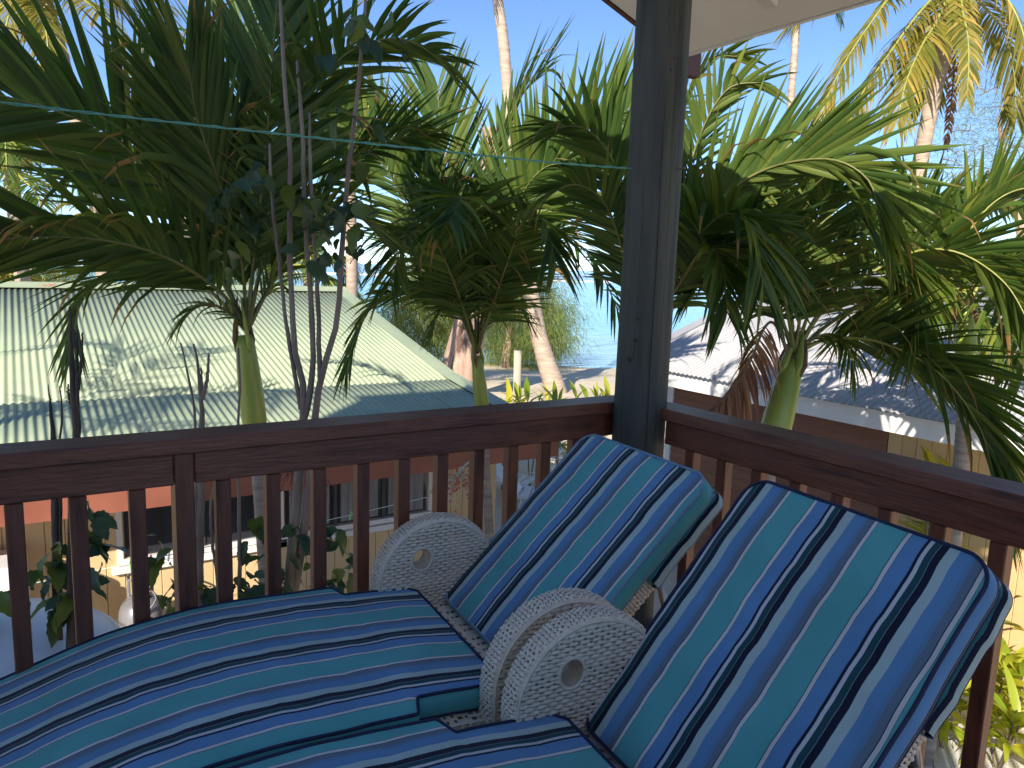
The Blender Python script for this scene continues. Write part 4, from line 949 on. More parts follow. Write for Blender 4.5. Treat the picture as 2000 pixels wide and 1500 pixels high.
# bright palm against the grey cottage, far right
hub = (1885, 600, 5.9)
f5 = [
 (px_path([hub, (1885, 480, 5.9), (1925, 410, 5.8), (1990, 370, 5.7), (2080, 370, 5.6)]), D(roll=.7, lift=.15, Lmax=.62, nleaf=50, wmax=.06, a0=.7, a1=.35, droop=.12, mat='frond_sun', rmat='rachis_yel')),
 (px_path([hub, (1830, 490, 5.9), (1765, 435, 5.85), (1695, 440, 5.8), (1650, 490, 5.75)]), D(roll=-.5, lift=.15, Lmax=.8, nleaf=46, wmax=.055, droop=.25, mat='frond_sun', rmat='rachis_yel')),
 (px_path([hub, (1950, 510, 5.9), (2040, 500, 5.8), (2110, 560, 5.7)]), D(roll=.4, lift=.1, Lmax=.8, nleaf=46, wmax=.05, droop=.3, mat='frond_sun', rmat='rachis_yel')),
 (px_path([hub, (1910, 540, 5.6), (1960, 540, 5.3), (1990, 620, 5.1), (2000, 720, 5.0)]), D(roll=.2, lift=.0, Lmax=.65, nleaf=46, droop=.45, mat='frond_sun', rmat='rachis_yel')),
 (px_path([hub, (1810, 570, 5.9), (1730, 575, 5.85), (1665, 640, 5.8)]), D(roll=-.2, lift=.05, Lmax=.65, nleaf=44, droop=.35, mat='frond_sun', rmat='rachis_yel')),
 (px_path([hub, (1870, 480, 6.0), (1840, 400, 6.1), (1850, 390, 6.2), (1900, 380, 6.3)]), D(roll=.0, lift=.15, Lmax=.45, nleaf=44, wmax=.055, droop=.2, mat='frond_sun', rmat='rachis_yel')),
 (px_path([hub, (1850, 550, 5.6), (1820, 530, 5.3), (1790, 590, 5.1), (1780, 680, 5.0)]), D(roll=-.1, lift=.0, Lmax=.55, nleaf=44, droop=.5, mat='frond_sun', rmat='rachis_yel')),
]
q = spot(1890, 800, 5.9)
manila_palm("sunlit yellow-green palm close to the grey cottage at the right picture edge", (q[0], q[1], GZ), (spot(1890, 760, 5.9), spot(1885, 615, 5.9)), .085, .055, None, f5, 6)

# ------------------------------------------------------------------ coconut palms beyond the cottages
def coconut(label, path, rad, crown, seed, nf=13, length=3.4, mat='frond_coco', leaf=.85, lw=.060, extra=(), name="coconut_palm", nleaf=44, rmat='rachis_yel', elo=-.5, ehi=1.2):
    base = np.array(path[0], float); root = empty(name, tuple(base)); tag(root, label, "coconut palm")
    if rad is not None: ringed_trunk(root, base, path, rad, 'coco_trunk', 12, .22, .045)
    c = np.array(crown, float); r = np.random.default_rng(seed)
    for i in range(nf):
        az = 2 * pi * i / nf + r.uniform(-.25, .25); el = elo + (ehi - elo) * ((i * 5) % nf) / nf + r.uniform(-.1, .1); L = length * r.uniform(.8, 1.1)
        d = np.array([cos(az) * cos(el), sin(az) * cos(el), sin(el)]); hz = np.array([cos(az), sin(az), 0])
        p1 = c + d * L * .35; p2 = p1 + (d * .5 + hz * .4 - np.array([0, 0, .25])) * L * .36; p3 = p2 + (hz * .45 - np.array([0, 0, .85])) * L * .34
        frond(root, base, [c, p1, p2, p3], nleaf=nleaf, Lmax=leaf, wmax=lw, roll=r.uniform(-.2, .2), lift=-.1, droop=.55, mat=mat, rmat=rmat, bare=.12, rr=.04, seed=seed * 50 + i, seg=3, curl=.3, miss=.06)
    for j, (pts, kw) in enumerate(extra):
        k = dict(nleaf=nleaf, Lmax=leaf, wmax=lw, lift=-.1, droop=.55, mat=mat, rmat=rmat, bare=.12, rr=.04, seg=3, curl=.3, seed=seed * 50 + 30 + j); k.update(kw); frond(root, base, px_path(pts), **k)
    return root

c = (1872, -55, 17.2)
coconut("tall coconut palm with curved ringed trunk and yellowing hanging fronds at the top right", [spot(1770, 520, 18.2), spot(1792, 350, 17.9), spot(1820, 200, 17.6), spot(1848, 70, 17.3), spot(*c)], [.22, .17, .17, .19, .20], spot(*c), 11, nf=0, leaf=1.15, lw=.085, nleaf=56, extra=[
    ([c, (1790, -60, 16.8), (1690, 60, 16.4), (1620, 180, 16.2), (1585, 290, 16.0)], dict(roll=-.3)), ([c, (1800, 20, 17.0), (1740, 100, 16.8), (1680, 190, 16.6), (1640, 290, 16.4)], dict(roll=-.3)),
    ([c, (1830, 40, 16.8), (1800, 90, 16.5), (1770, 160, 16.3), (1752, 240, 16.2)], {}), ([c, (1880, 20, 16.6), (1890, 70, 16.2), (1892, 130, 16.0), (1888, 190, 15.9)], dict(nleaf=56, Lmax=.6)),
    ([c, (1930, -40, 16.9), (1980, 20, 16.6), (2010, 110, 16.4), (2030, 230, 16.3)], {}), ([c, (1920, 10, 17.6), (1960, 60, 18.0), (1980, 140, 18.2), (1985, 230, 18.3)], {}),
    ([c, (1760, -90, 17.6), (1640, -40, 18.0), (1540, 50, 18.2)], {}), ([c, (1950, -100, 17.4), (2060, -60, 17.6), (2120, 60, 17.8)], {}), ([c, (1850, -140, 17.0), (1800, -180, 16.5)], {}),
    ([c, (1850, 10, 17.9), (1830, 60, 18.3), (1815, 130, 18.5), (1806, 200, 18.6)], {}), ([(1872, 0, 17.2), (1868, 80, 17.3), (1860, 180, 17.4), (1848, 290, 17.5)], dict(mat='frond_dry', rmat='rachis_dry', Lmax=.25, nleaf=24))])
c = (960, -190, 26)
coconut("leaning coconut palm on the beach, bare trunk rising past the crown of the centre palm", [spot(1096, 800, 27), spot(1080, 745, 27), spot(1062, 690, 27), spot(1042, 600, 26.9), spot(1005, 330, 26.5), spot(984, 90, 26.2), spot(970, -20, 26.1), spot(*c)], [.42, .30, .26, .24, .20, .19, .18, .20], spot(*c), 12, nf=11, length=3.6, elo=-.9)
c = (60, -70, 15.5)
coconut("coconut palm at the upper left with brown-tinged fronds hanging into the picture", [spot(215, 640, 16.5), spot(190, 400, 16.2), spot(120, 120, 15.8), spot(*c)], [.20, .17, .16, .18], spot(*c), 13, nf=9, length=2.6, elo=-.2, extra=[
    ([c, (120, -30, 15.8), (190, 20, 15.0), (235, 70, 14.9), (255, 130, 14.8)], dict(mat='frond_coco')), ([c, (70, 0, 15.0), (90, 60, 14.8), (95, 130, 14.7)], dict(mat='frond_coco')),
    ([c, (30, -10, 15.0), (10, 60, 14.8), (-10, 150, 14.7)], {}), ([c, (160, -60, 15.6), (250, -30, 15.7), (330, 10, 15.8)], dict(mat='frond_coco'))])
c = (372, -230, 24)
coconut("far coconut palm whose straight trunk stands behind the upright dark fronds at the upper left", [spot(402, 600, 25), spot(398, 400, 24.7), spot(390, 150, 24.3), spot(378, 0, 24.2), spot(*c)], [.24, .20, .18, .17, .19], spot(*c), 14, nf=10, length=3.3)
c = (208, 440, 22)
coconut("young coconut palm with pinkish trunk behind the green roof ridge, left", [spot(207, 640, 22), spot(206, 540, 22), spot(*c)], [.20, .17, .16], spot(*c), 15, nf=9, length=2.2, leaf=.6, elo=-.5, ehi=.9)
for k, (hx, hy, dd, ln, lab) in enumerate(((20, 330, 15.2, 2.3, "bright young coconut palm beyond the green roof at the left picture edge"), (345, 215, 17.5, 2.0, "spiky sunlit coconut palm top between the two left-hand dark fronds"),
                                           (680, 260, 18.0, 2.6, "sunlit yellow-green coconut palm glimpsed between the left and centre palms"), (600, 520, 19.0, 2.0, "low sunlit coconut palm seen between the slender stems above the roof ridge"),
                                           (1565, -75, 30.0, 3.6, "far coconut palm whose frond tips show just under the eave"), (-60, 560, 16.0, 2.4, "low brown-fronded coconut palm at the left end of the roof ridge"))):
    f = spot(hx, hy, dd); g = np.array([f[0], f[1], GZ - .3])
    coconut(lab, [g, (g + f) / 2 + np.array([.1, 0, 0]), f], [.18, .14, .14], f, 21 + k, nf=11, length=ln, leaf=.62, lw=.055, mat='frond_sun' if k != 5 else 'frond_coco', elo=-.4 if k != 1 else -.1, ehi=1.2)

# ------------------------------------------------------------------ ironwood trees
def ironwood(label, path, rad, clumps, seed, nper, nlen=.45, nw=.013, spread=1.0, sag=.7, limb=True):
    """thick trunk, fine limbs, thousands of thin hanging needles in clumps; clumps: (centre, (rx, ry, rz))"""
    base = np.array(path[0], float); root = empty("ironwood_tree", tuple(base)); tag(root, label, "tree")
    r = np.random.default_rng(seed)
    P, _ = spline(path, 30); n = 22; m = MB(); vs = []
    rr = np.interp(np.linspace(0, 1, 30), np.linspace(0, 1, len(rad)), rad)
    for i, p in enumerate(P):
        for k in range(n):
            a = 2 * pi * k / n; q = rr[i] * (1 + .10 * sin(5 * a + i * .3) + .05 * sin(9 * a - i * .5)); vs.append((p[0] + q * cos(a) - base[0], p[1] + q * sin(a) - base[1], p[2] - base[2]))
    m.add(vs, [(i * n + k, i * n + (k + 1) % n, (i + 1) * n + (k + 1) % n, (i + 1) * n + k) for i in range(29) for k in range(n)]); m.build("trunk", M['iron_bark'], root, True)
    V = []; Q = []; AV = []; AT = []; lm = MB(); top = P[-1]
    for c, R in clumps:
        c = np.array(c)
        if limb:
            st = P[r.integers(16, 30)]; pts, _ = spline([st, (st + c) / 2 + np.array([0, 0, .4]), c], 8); lm.tube([tuple(q - base) for q in pts], [rr[-1] * .35 * (1 - .1 * i) for i in range(8)], 6)
        for t in range(max(3, nper // 90)):
            tip = c + r.normal(0, .42, 3) * R; s0 = c + r.normal(0, .15, 3) * R
            pts, _ = spline([s0, (s0 + tip) / 2 + np.array([0, 0, .12 * R[2]]), tip], 6); lm.tube([tuple(q - base) for q in pts], [.022 * (1 - .14 * i) for i in range(6)], 4, False)
        pos = c + r.normal(0, .45, (nper, 3)) * R * spread
        az = r.uniform(0, 2 * pi, nper); outw = (pos - c); outw /= np.linalg.norm(outw, axis=1)[:, None] + 1e-6
        d = outw * .55 + np.stack([np.cos(az) * .45, np.sin(az) * .45, -np.full(nper, sag)], 1) + r.normal(0, .42, (nper, 3)); d /= np.linalg.norm(d, axis=1)[:, None]
        d2 = d + np.array([0, 0, -.6]); d2 /= np.linalg.norm(d2, axis=1)[:, None]
        L = nlen * r.uniform(.6, 1.3, nper)[:, None]; w = np.cross(d, r.normal(0, 1, (nper, 3))); w /= np.linalg.norm(w, axis=1)[:, None]; w *= nw * .5
        mid = pos + d * L * .5; end = mid + d2 * L * .5
        blk = np.stack([pos - w, pos + w, mid - w * .8, mid + w * .8, end - w * .2, end + w * .2], 1).reshape(-1, 3); b = len(V) * 0 + sum(len(x) for x in V)
        V.append(blk); i0 = b + np.arange(nper) * 6
        Q.append(np.concatenate([np.stack([i0, i0 + 1, i0 + 3, i0 + 2], 1), np.stack([i0 + 2, i0 + 3, i0 + 5, i0 + 4], 1)]))
        vv = np.clip(r.normal(.5, .22, nper), 0, 1); AV.append(np.repeat(vv, 6)); AT.append(np.tile([0, 0, .4, .4, .8, .8], nper))
    if limb or True: lm.build("limbs", M['stem'], root, True)
    o = np_mesh("crown", np.concatenate(V) - base, np.concatenate(Q), M['needle'], root, False, {"var": np.concatenate(AV), "tip": np.concatenate(AT)})
    o["kind"] = "stuff"

tr = [spot(890, 790, 25), spot(897, 740, 25), spot(915, 650, 25), spot(930, 540, 25), spot(955, 380, 25), spot(960, 250, 25)]
r_ = np.random.default_rng(5)
ironwood("ironwood tree with thick pinkish fissured leaning trunk on the beach behind the centre palm", tr, [.62, .56, .48, .44, .34, .22], [(spot(x, y, 27 + dz), np.array([1.5, 1.5, 1.1])) for x, y, dz in ((790, 600, 2), (850, 610, 3), (990, 600, 1), (1030, 560, 2), (840, 680, 3), (900, 480, 1), (820, 540, 2), (770, 650, 4), (905, 600, 5), (870, 650, 5))], 31, 2600, .34, .017)
ironwood("feathery ironwood drooping over the sand left of the corner post", [spot(985, 742, 41), spot(990, 690, 41), spot(1000, 600, 41), spot(1010, 520, 41)], [.26, .22, .17, .12], [(spot(x, y, 41.5 + dz), np.array([1.7, 1.7, 1.3])) for x, y, dz in ((960, 640, 0), (1010, 590, 1), (1050, 650, 0), (1080, 610, 1), (1030, 680, -.5), (960, 560, 1), (1075, 665, 0), (985, 685, 1))], 32, 2600, .46, .022)
ironwood("airy ironwood tree with sparse grey-green twigs against the sky at the right edge", [spot(2010, 560, 27), spot(1985, 400, 27), spot(1960, 300, 27), spot(1950, 230, 27)], [.20, .14, .09, .04], [(spot(x, y, 27 + dz), np.array([1.5, 1.5, 1.3])) for x, y, dz in ((1890, 270, 0), (1935, 220, 1), (1985, 240, 0), (1900, 320, 1), (1965, 310, 0), (2010, 290, 1), (1860, 310, 1), (1930, 180, 1))], 33, 420, .45, .012, sag=-.2)
for k, (x, y, dd, lab) in enumerate(((60, 600, 24, "bushy green ironwood behind the left part of the green roof"), (1150, 610, 60, None), (430, 560, 26, "dull green ironwood behind the green roof, below the left palm crown"))):
    if lab is None: continue
    ironwood(lab, [spot(x, y + 120, dd), spot(x + 5, y, dd), spot(x, y - 80, dd)], [.2, .14, .08], [(spot(x + dx, y - 60 + dy, dd + 1), np.array([1.6, 1.6, 1.1])) for dx, dy in ((-60, 0), (0, -40), (60, 0), (20, 30), (-30, 40))], 40 + k, 900, .5, .02)

# ------------------------------------------------------------------ slender shrubs against the deck
def leaf_mesh(name, L, Wd, mat, seed, serr=.0, fold=.25, drop=.25, n=8):
    r = np.random.default_rng(seed); V = []; Q = []
    for i in range(n + 1):
        u = i / n; w = Wd * .5 * (sin(pi * min(1, u * .98 + .02) ** .85) ** .8) * (1 + serr * (1 if i % 2 else -1)); z = -drop * L * u * u
        V += [(L * u, -w, z + fold * w), (L * u, 0, z), (L * u, w, z + fold * w)]
    for i in range(n): a = 3 * i; Q += [(a, a + 1, a + 4, a + 3), (a + 1, a + 2, a + 5, a + 4)]
    V = [(x, y, z + .012 * sin(9 * x / L + seed) * abs(y) / Wd) for x, y, z in V]
    me = MB(); me.add(V, Q); m = me.mesh(name); m.materials.append(mat)
    m.attributes.new('var', 'FLOAT', 'POINT').data.foreach_set('value', np.full(len(V), min(1, max(0, r.normal(.45, .28))), np.float32)); m.attributes.new('tip', 'FLOAT', 'POINT').data.foreach_set('value', np.array([.55 * v[0] / L for v in V], np.float32))
    m.polygons.foreach_set('use_smooth', [True] * len(m.polygons)); return m
SHRUB = [leaf_mesh("leaf", .125, .074, M['shrub_leaf'], s, .10, .3, .3 + .15 * (s % 4), 11) for s in range(7)]

def shrub(label, foot, stems, leaves, seed, mat='stem', size=(.45, 1.1), name="shrub", cat="shrub"):
    base = np.array(foot, float); root = empty(name, tuple(base)); tag(root, label, cat); r = np.random.default_rng(seed)
    for pts, rad in stems:
        P, _ = spline(pts, 22); rr = np.interp(np.linspace(0, 1, 22), np.linspace(0, 1, len(rad)), rad)
        MB().tube([tuple(p - base + r.normal(0, .0015, 3)) for p in P], [q * (1.12 if i % 6 == 0 else 1) for i, q in enumerate(rr)], 10).build("stem", M[mat], root, True)
    for (p, nl, sp) in leaves:
        for k in range(int(nl * 1.7)):
            o = bpy.data.objects.new("leaf", SHRUB[r.integers(0, 7)]); link(o, root)
            o.location = np.array(p) + r.normal(0, sp, 3) - base; o.rotation_euler = (r.normal(0, .7), r.uniform(-.2, 1.2), r.uniform(0, 2 * pi)); s = r.uniform(*size); o.scale = (s, s, s)

g = lambda x, y, d: np.array([spot(x, y, d)[0], spot(x, y, d)[1], GZ])
d0 = 3.9
S = lambda *a: px_path(a)
shrub("tall shrub of slender grey-brown stems with serrated dark leaves, right of the left palm", g(575, 1000, d0), [
    (S((560, 1230, 4.0), (570, 1080, d0), (585, 930, d0), (590, 830, d0), (592, 740, d0), (578, 700, d0), (566, 500, d0), (566, 300, d0), (552, 100, d0), (545, -60, d0)), [.030, .026, .022, .018, .015, .013, .012, .011, .009, .008]),
    (S((590, 830, d0), (610, 740, d0), (608, 600, d0), (597, 450, d0), (590, 250, d0), (580, 120, d0)), [.018, .014, .013, .012, .010, .007]),
    (S((560, 1230, 4.0), (600, 1000, d0), (612, 850, d0), (625, 745, d0), (655, 640, d0), (668, 500, d0), (678, 350, d0), (700, 170, d0), (715, -30, d0)), [.028, .024, .020, .017, .014, .013, .011, .009, .007]),
    (S((625, 745, d0), (622, 620, d0), (612, 450, d0), (606, 330, d0), (604, 220, d0)), [.014, .011, .010, .009, .006]),
    (S((588, 800, d0), (560, 640, d0), (546, 520, d0), (532, 400, d0), (527, 280, d0)), [.012, .010, .009, .008, .006])],
    [(spot(430, 395, 3.7), 3, .04), (spot(470, 385, 3.7), 4, .04), (spot(505, 430, 3.75), 3, .04), (spot(490, 320, 3.8), 3, .05), (spot(520, 345, 3.8), 3, .04), (spot(570, 400, 3.75), 5, .05), (spot(620, 390, 3.75), 6, .06), (spot(690, 420, 3.8), 6, .06), (spot(590, 460, 3.8), 4, .06), (spot(450, 450, 3.75), 4, .05),
     (spot(650, 450, 3.8), 5, .07), (spot(690, 490, 3.85), 5, .06), (spot(720, 40, 3.8), 6, .08), (spot(640, 130, 3.8), 4, .08), (spot(420, 500, 3.8), 3, .05), (spot(700, 250, 3.8), 4, .09), (spot(560, 1120, 3.9), 6, .07), (spot(640, 1060, 3.9), 6, .06), (spot(680, 1110, 3.9), 5, .05), (spot(585, 1040, 3.8), 3, .04), (spot(650, 1140, 3.9), 4, .05)], 51)
d1 = 3.75
shrub("cut-back leafless shrub with knobbly forked top before the green roof, left of the palm", g(390, 1000, d1), [
    (S((385, 1240, d1), (392, 1000, d1), (394, 850, d1), (392, 770, d1), (386, 710, d1), (378, 672, d1)), [.024, .021, .018, .020, .010, .005]), (S((394, 780, d1), (404, 745, d1), (408, 690, d1)), [.012, .008, .005]), (S((392, 775, d1), (394, 742, d1), (392, 718, d1)), [.009, .006, .004]),
    (S((380, 1240, d1), (384, 1000, d1), (382, 850, d1), (376, 770, d1), (362, 715, d1), (354, 670, d1)), [.012, .010, .009, .008, .006, .004]), (S((470, 1230, d1), (467, 1000, d1), (465, 850, d1), (468, 760, d1), (466, 680, d1)), [.012, .010, .008, .006, .005]), (S((440, 1230, d1), (412, 1030, d1), (415, 950, d1)), [.010, .008, .005])],
    [(spot(420, 1165, d1), 5, .06), (spot(480, 1140, d1), 6, .06), (spot(505, 1100, d1), 5, .05), (spot(395, 1180, d1), 4, .05), (spot(500, 1020, d1), 2, .03), (spot(320, 1160, d1), 5, .05), (spot(310, 1070, d1), 4, .04), (spot(330, 1120, d1), 4, .04)], 52)
d2 = 3.6
shrub("dark double-stemmed dead shrub rising above the railing at the left", g(145, 1000, d2), [
    (S((140, 1300, d2), (142, 1000, d2), (148, 850, d2), (142, 760, d2), (138, 660, d2), (136, 600, d2)), [.026, .024, .021, .017, .013, .006]), (S((152, 1290, d2), (150, 1000, d2), (153, 850, d2), (151, 740, d2), (150, 650, d2)), [.016, .014, .012, .010, .005]),
    (S((152, 760, d2), (160, 700, d2), (161, 650, d2)), [.009, .007, .004]), (S((141, 800, d2), (134, 770, d2), (133, 750, d2)), [.008, .006, .003]), (S((146, 680, d2), (143, 640, d2), (147, 612, d2)), [.007, .005, .003])],
    [(spot(115, 1065, d2), 3, .03), (spot(105, 1110, d2), 3, .03), (spot(120, 1170, d2), 3, .03), (spot(135, 1190, d2), 2, .03), (spot(185, 1120, d2), 4, .03), (spot(183, 1040, d2), 3, .02), (spot(180, 1000, d2), 2, .02), (spot(5, 1165, d2), 2, .02), (spot(200, 1060, d2), 2, .02)], 53, 'stem_dark', (.7, 1.3))
shrub("short broken grey stump with thin side shoots at the far left of the railing", g(103, 1000, 3.7), [
    (S((112, 1270, 3.7), (108, 1000, 3.7), (104, 850, 3.7), (100, 810, 3.7), (98, 790, 3.7)), [.020, .019, .018, .015, .007]), (S((100, 800, 3.7), (97, 775, 3.7), (94, 752, 3.7)), [.006, .004, .002]), (S((119, 1270, 3.7), (118, 950, 3.7), (118, 850, 3.7), (121, 800, 3.7), (117, 755, 3.7)), [.010, .009, .008, .006, .003])],
    [(spot(90, 1130, 3.7), 2, .03)], 54, 'stem_dark')

# ------------------------------------------------------------------ garden plants, hedge, ground cover
TI = [leaf_mesh("leaf", .42, .075, M['ti_leaf'], s + 20, 0, .35, .35 + .12 * (s % 3), 9) for s in range(6)]
def ti_plant(label, foot, h, nl, seed, s=1.0, group=None):
    root = empty("garden_plant", tuple(foot)); tag(root, label, "plant", group); r = np.random.default_rng(seed)
    for q in range(3):
        dx, dy = r.normal(0, .10, 2); P = [(0, 0, 0), (dx * .6, dy * .6, h * .5), (dx, dy, h)]
        MB().tube([tuple(p) for p in spline(P, 8)[0]], [.014 - .001 * i for i in range(8)], 6).build("stem", M['stem'], root, True)
        for k in range(nl):
            t = (k + .5) / nl; o = bpy.data.objects.new("leaf", TI[r.integers(0, 6)]); link(o, root)
            o.location = (dx * t, dy * t, h * (.35 + .65 * t)); o.rotation_euler = (r.normal(0, .2), -.15 - .95 * t + r.normal(0, .2), k * 2.4 + r.uniform(-.4, .4)); sc = s * r.uniform(.7, 1.15); o.scale = (sc, sc * r.uniform(.7, 1.2), sc)

k = 0
names = ["at the railing's right end", "beside the gravel patch", "behind the near right balusters", "against the lit cream wall", "furthest right in the garden bed", "just behind the wicker back edge"]
for (x, y, z, h, s) in ((1945, 1330, -1.9, .75, 1.0), (1985, 1270, -1.9, .9, 1.1), (1870, 1300, -1.9, .7, .9), (1960, 1430, -2.1, .5, 1.0), (1990, 1390, -2.1, .7, 1.0), (1850, 1390, -2.1, .5, .9)):
    p = spot_z(x, y, z); ti_plant("yellow-green long-leaved garden plant " + names[k], (p[0], p[1], GZ), h, 13, 60 + k, s, "yellow-green plants in the bed by the right cottage"); k += 1
lab2 = ["first from the left along the railing top", "beside the sand-coloured timber post", "under the leaning coconut trunk", "left of the leaning coconut trunk base", "right of the leaning coconut trunk base", "midway between coconut trunk and corner post", "touching the corner post's left edge", "second from the corner post"]
for k, x in enumerate((985, 1015, 1060, 1040, 1095, 1130, 1180, 1160)):
    f = spot(x, 800, 13.5 + (k % 3) * .6); ti_plant("bright yellow-green leafy plant before the beach, " + lab2[k], (f[0], f[1], GZ), f[2] - GZ + .12 + .1 * (k % 2), 12, 80 + k, 1.15, "bright leafy plants along the edge of the beach")
lab3 = ["yellow-pink leafy plant against the tan wall, left of the three", "yellow-pink leafy plant against the tan wall, middle of the three", "yellow-pink leafy plant against the tan wall, right of the three"]
for k, x in enumerate((1828, 1855, 1880)):
    f = spot(x, 905, 7.3); ti_plant(lab3[k], (f[0], f[1], GZ), f[2] - GZ - .1, 12, 95 + k, .75, "leafy plants against the tan wall")

# gravel patch and thin grass under the right side
pz = spot_z(1800, 1470, GZ)
m = MB(); n = 40; vs = [(pz[0], pz[1], GZ + .02)]
for i in range(n): a = 2 * pi * i / n; rr_ = 1.25 + .25 * sin(3 * a) + .12 * sin(7 * a); vs.append((pz[0] + rr_ * 1.5 * cos(a), pz[1] + rr_ * sin(a), GZ + .012))
m.add(vs, [(0, i + 1, (i + 1) % n + 1) for i in range(n)]); o = m.build("gravel_path", M['gravel']); tag(o, kind="structure")
r_ = np.random.default_rng(77); mm = []; qq = []
V = []; Q = []
for i in range(5200):
    x = r_.uniform(2.6, 7.4); y = r_.uniform(-1.0, 6.0)
    if (abs(x - pz[0]) < 1.6 and abs(y - pz[1]) < 1.0) and r_.random() < .9: continue
    hgt = r_.uniform(.04, .14); a = r_.uniform(0, 2 * pi); w = .008; dx, dy = r_.normal(0, .04, 2); b = len(V)
    V += [(x - w * cos(a), y - w * sin(a), GZ), (x + w * cos(a), y + w * sin(a), GZ), (x + dx + w * .3, y + dy, GZ + hgt), (x + dx, y + dy, GZ + hgt)]; Q.append((b, b + 1, b + 2, b + 3))
o = np_mesh("grass", V, Q, M['grass']); tag(o, "thin green grass on the sandy ground below the right railing", "grass", kind="stuff")

# ------------------------------------------------------------------ smaller things
# green twine tied to the post
P, _ = spline([(PX - .11, PY + .0, 1.868), (1.5, 2.18, 1.857), (.69, 2.20, 1.847), (0.0, 2.21, 1.842), (-1.2, 2.24, 1.85), (-2.9, 2.28, 1.88)], 160)
tw = MB()
for ph in (0, pi): tw.tube([(p[0], p[1] + .0021 * cos(i * 1.3 + ph), p[2] + .0021 * sin(i * 1.3 + ph) + .0008 * sin(i * 2.7)) for i, p in enumerate(P)], .0021, 6)
tw.tube([(PX - .11, PY, 1.868), (PX - .17, PY - .02, 1.862), (PX - .21, PY + .01, 1.87), (PX - .25, PY - .01, 1.858)], .0014, 4)
o = tw.build("twine_line", M['twine'], smooth=True); tag(o, "green twine strung across the deck opening and tied round the corner post", "twine")

# clothes line under the green eave with pegs
A_, B_ = np.array([-3.0, 6.3, -1.02]), np.array([5.2, 6.4, -.55])
Pc, _ = spline([A_, A_ * .5 + B_ * .5 - np.array([0, 0, .06]), B_], 60)
o = MB().tube([tuple(p) for p in Pc], .0035, 6).build("clothes_line", M['wire'], smooth=True); tag(o, "pale green washing line strung in front of the cream cottage wall", "washing line")
peg = MB()
for sg in (-1, 1): peg.box(-.006, .006, sg * .003 - .003 + (.003 if sg > 0 else -.003), sg * .003 + .003 + (.003 if sg > 0 else -.003), -.05, .035, .002)
pegm = peg.mesh("peg")
def peg_at(x, m, lab, tilt):
    i = int(np.argmin(abs(Pc[:, 0] - x))); p = Pc[i]; me = pegm.copy(); me.materials.append(M[m]); root = empty("clothes_peg", tuple(p)); tag(root, lab, "clothes peg", "pegs clipped on the washing line"); root.rotation_euler = (0, tilt, 0)
    a = link(bpy.data.objects.new("prong", me), root); MB().tube([(-.008, 0, 0), (.008, 0, 0)], .006, 8).build("spring", M['metal_grey'], root, True)
def xa(px, py): v = spot(px, py, 1) - np.array([0, 0, CAM_Z]); return v[0] / v[1] * 6.35
peg_at(xa(297, 1035), 'plastic_pink', "bright pink clothes peg on the washing line", .3); peg_at(xa(314, 1034), 'plastic_white', "white clothes peg next to the pink one", .15); peg_at(xa(255, 1042), 'plastic_green', "green clothes peg left of the pink one", 0)
peg_at(xa(72, 1055), 'plastic_dark', "dark clothes peg at the left end of the washing line", .1); peg_at(xa(98, 1055), 'plastic_red', "dull red clothes peg beside the dark one", -.2); peg_at(xa(686, 970), 'plastic_green', "lime green clothes peg near the dark fruit stalks", .2)

# gas bottle
c = spot(275, 1140, 1) - np.array([0, 0, CAM_Z]); c = c * (6.95 / c[1]); gx, gy = c[0], 6.95; z0 = GZ
root = empty("gas_bottle", (gx, gy, z0)); tag(root, "silver gas bottle with round collar standing by the cream wall", "gas bottle")
MB().lathe([(.150, 0), (.165, .03), (.165, .06), (.185, .07), (.186, .10), (.186, .86), (.180, .92), (.160, .98), (.115, 1.03), (.05, 1.055), (.02, 1.06)], 32).build("cylinder", M['lpg'], root, True)
MB().lathe([(.186, .84), (.189, .845), (.189, .86), (.186, .865)], 32).build("weld_band", M['metal_grey'], root, True)
ring = [(.105 * cos(a), .105 * sin(a), 1.22) for a in np.linspace(0, 2 * pi, 30)]; cm = MB().tube(ring, .010, 8)
for a in (.5, 2.6, 4.7): cm.box(.105 * cos(a) - .014, .105 * cos(a) + .014, .105 * sin(a) - .006, .105 * sin(a) + .006, 1.0, 1.215, .002)
cm.build("collar", M['lpg'], root, True)
v = MB().tube([(0, 0, 1.05), (0, 0, 1.12)], .022, 10).tube([(0, 0, 1.12), (.05, -.02, 1.12)], .016, 8).tube([(0, 0, 1.12), (0, 0, 1.155)], .030, 10).build("valve", M['plastic_dark'], root, True)
MB().tube([tuple(p) for p in spline([(.05, -.02, 1.12), (.10, -.14, 1.05), (-.02, -.20, .9), (-.05, -.21, .6), (-.02, -.20, .3)], 20)[0]], .009, 8).build("hose", M['metal_grey'], root, True)

# white water tank below the railing and white cabinet by the wall
t0 = spot_z(70, 1157, -.40); root = empty("water_tank", (t0[0] - .36, t0[1] - .62, GZ)); tag(root, "white round water tank standing in the shade below the far railing, left edge", "water tank")
TZ = -.40 - GZ
MB().lathe([(.74, 0), (.75, .02), (.75, .30), (.757, .32), (.75, .34), (.75, .80), (.757, .82), (.75, .84), (.75, 1.3), (.757, 1.32), (.75, 1.34), (.75, TZ - .12), (.735, TZ - .06), (.68, TZ - .015), (.5, TZ + .05), (.25, TZ + .085), (.02, TZ + .095)], 56).build("body", M['plastic_white'], root, True)
MB().lathe([(.20, TZ + .09), (.205, TZ + .13), (.19, TZ + .145), (.02, TZ + .15)], 28).build("lid", M['plastic_white'], root, True)
MB().tube([(.70, -.2, TZ - .2), (.80, -.25, TZ - .2), (.82, -.26, TZ - .3), (.82, -.26, .1)], .03, 10).build("pipe", M['plastic_white'], root, True)
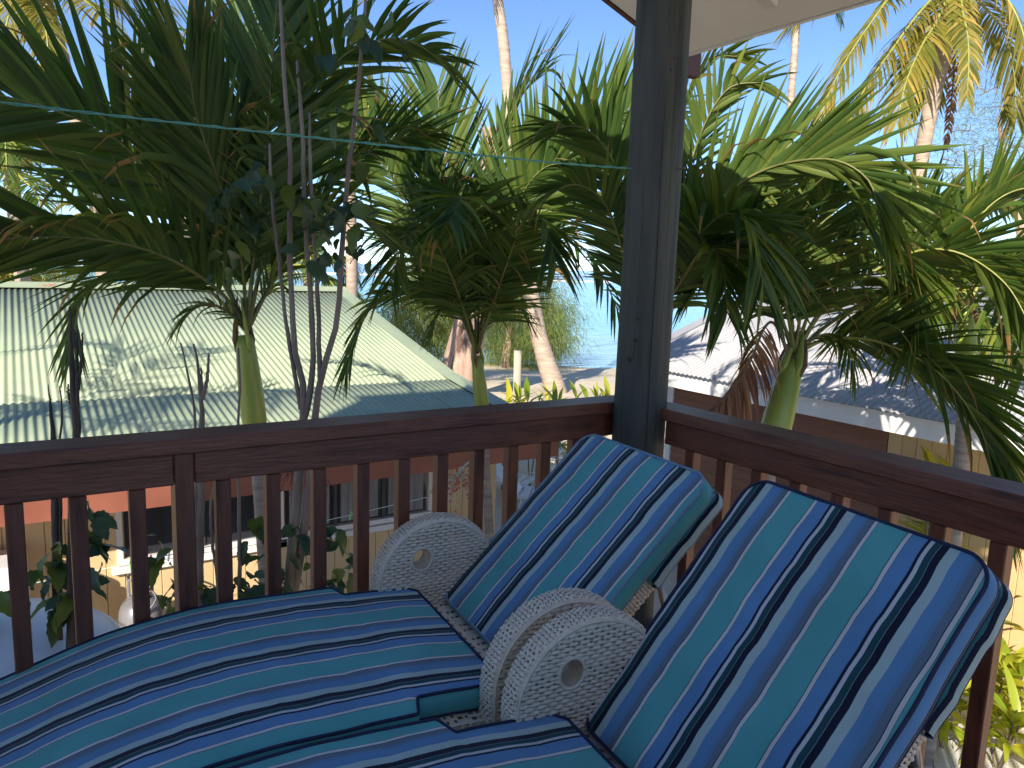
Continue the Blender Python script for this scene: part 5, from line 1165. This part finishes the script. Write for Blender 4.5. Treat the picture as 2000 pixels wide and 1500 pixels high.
root = empty("cabinet", (-.42, 7.06, GZ)); tag(root, "white upright cabinet standing against the cream wall at the left edge", "cabinet")
MB().box(-.42, .36, -.26, .26, .06, 1.52, .03).build("body", M['plastic_white'], root); MB().box(-.40, .34, -.295, -.264, .10, 1.48, .012).build("door", M['plastic_white'], root); MB().box(.26, .285, -.325, -.297, .7, 1.0, .004).build("handle", M['metal_grey'], root)
for sx in (-.36, .30): MB().box(sx - .03, sx + .03, -.2, .2, 0, .058).build("foot", M['plastic_dark'], root)

# timber post on the beach edge, beach loungers with blue covers
b = spot(1008, 800, 15.0); root = MB().tube([(0, 0, 0), (.01, 0, 1.2), (0, .01, spot(1008, 683, 15.0)[2] - GZ)], [.085, .08, .075], 12).build("timber_post", M['timber_grey'], smooth=True); root.location = (b[0], b[1], GZ); tag(root, "weathered square-topped timber post standing at the edge of the beach", "post")
def beach_chair(label, loc, rz, cover):
    root = empty("beach_chair", loc, rz); tag(root, label, "beach chair", "plastic chairs on the sand behind the green cottage")
    MB().box(-.65, .45, -.30, -.25, .26, .32, .01).box(-.65, .45, .25, .30, .26, .32, .01).build("side_rail", M['plastic_white'], root)
    for i in range(7): MB().box(-.62 + i * .15, -.50 + i * .15, -.248, .248, .285, .315, .006).build("slat", M['plastic_white'], root)
    m = MB().add([(.45, -.28, .30), (.45, .28, .30), (.95, .28, .78), (.95, -.28, .78), (.48, -.28, .27), (.48, .28, .27), (.98, .28, .75), (.98, -.28, .75)], [(0, 1, 2, 3), (7, 6, 5, 4), (0, 4, 5, 1), (2, 6, 7, 3), (1, 5, 6, 2), (0, 3, 7, 4)]); m.build("backrest", M['plastic_white'], root)
    for sx in (-.55, .38):
        for sy in (-.27, .27): MB().tube([(sx, sy, .26), (sx + .05, sy, 0)], .022, 8).build("leg", M['plastic_white'], root, True)
    if cover: m = MB().add([(.50, -.30, .36), (.50, .30, .36), (.99, .30, .83), (.99, -.30, .83), (1.02, -.30, .70), (1.02, .30, .70), (.52, -.30, .32), (.52, .30, .32)], [(0, 1, 2, 3), (3, 2, 5, 4), (4, 5, 7, 6), (6, 7, 1, 0)]); m.build("cover", M['plastic_blue'], root)
bz = spot_z(975, 915, -2.0); beach_chair("white plastic beach chair with bright blue cover, seen between balusters right of the centre palm", (bz[0], bz[1], GZ), 2.2, True)
bz = spot_z(1000, 945, -2.1); beach_chair("plain white plastic beach chair beside the blue-covered one", (bz[0] + .3, bz[1] - .6, GZ), 2.4, False)
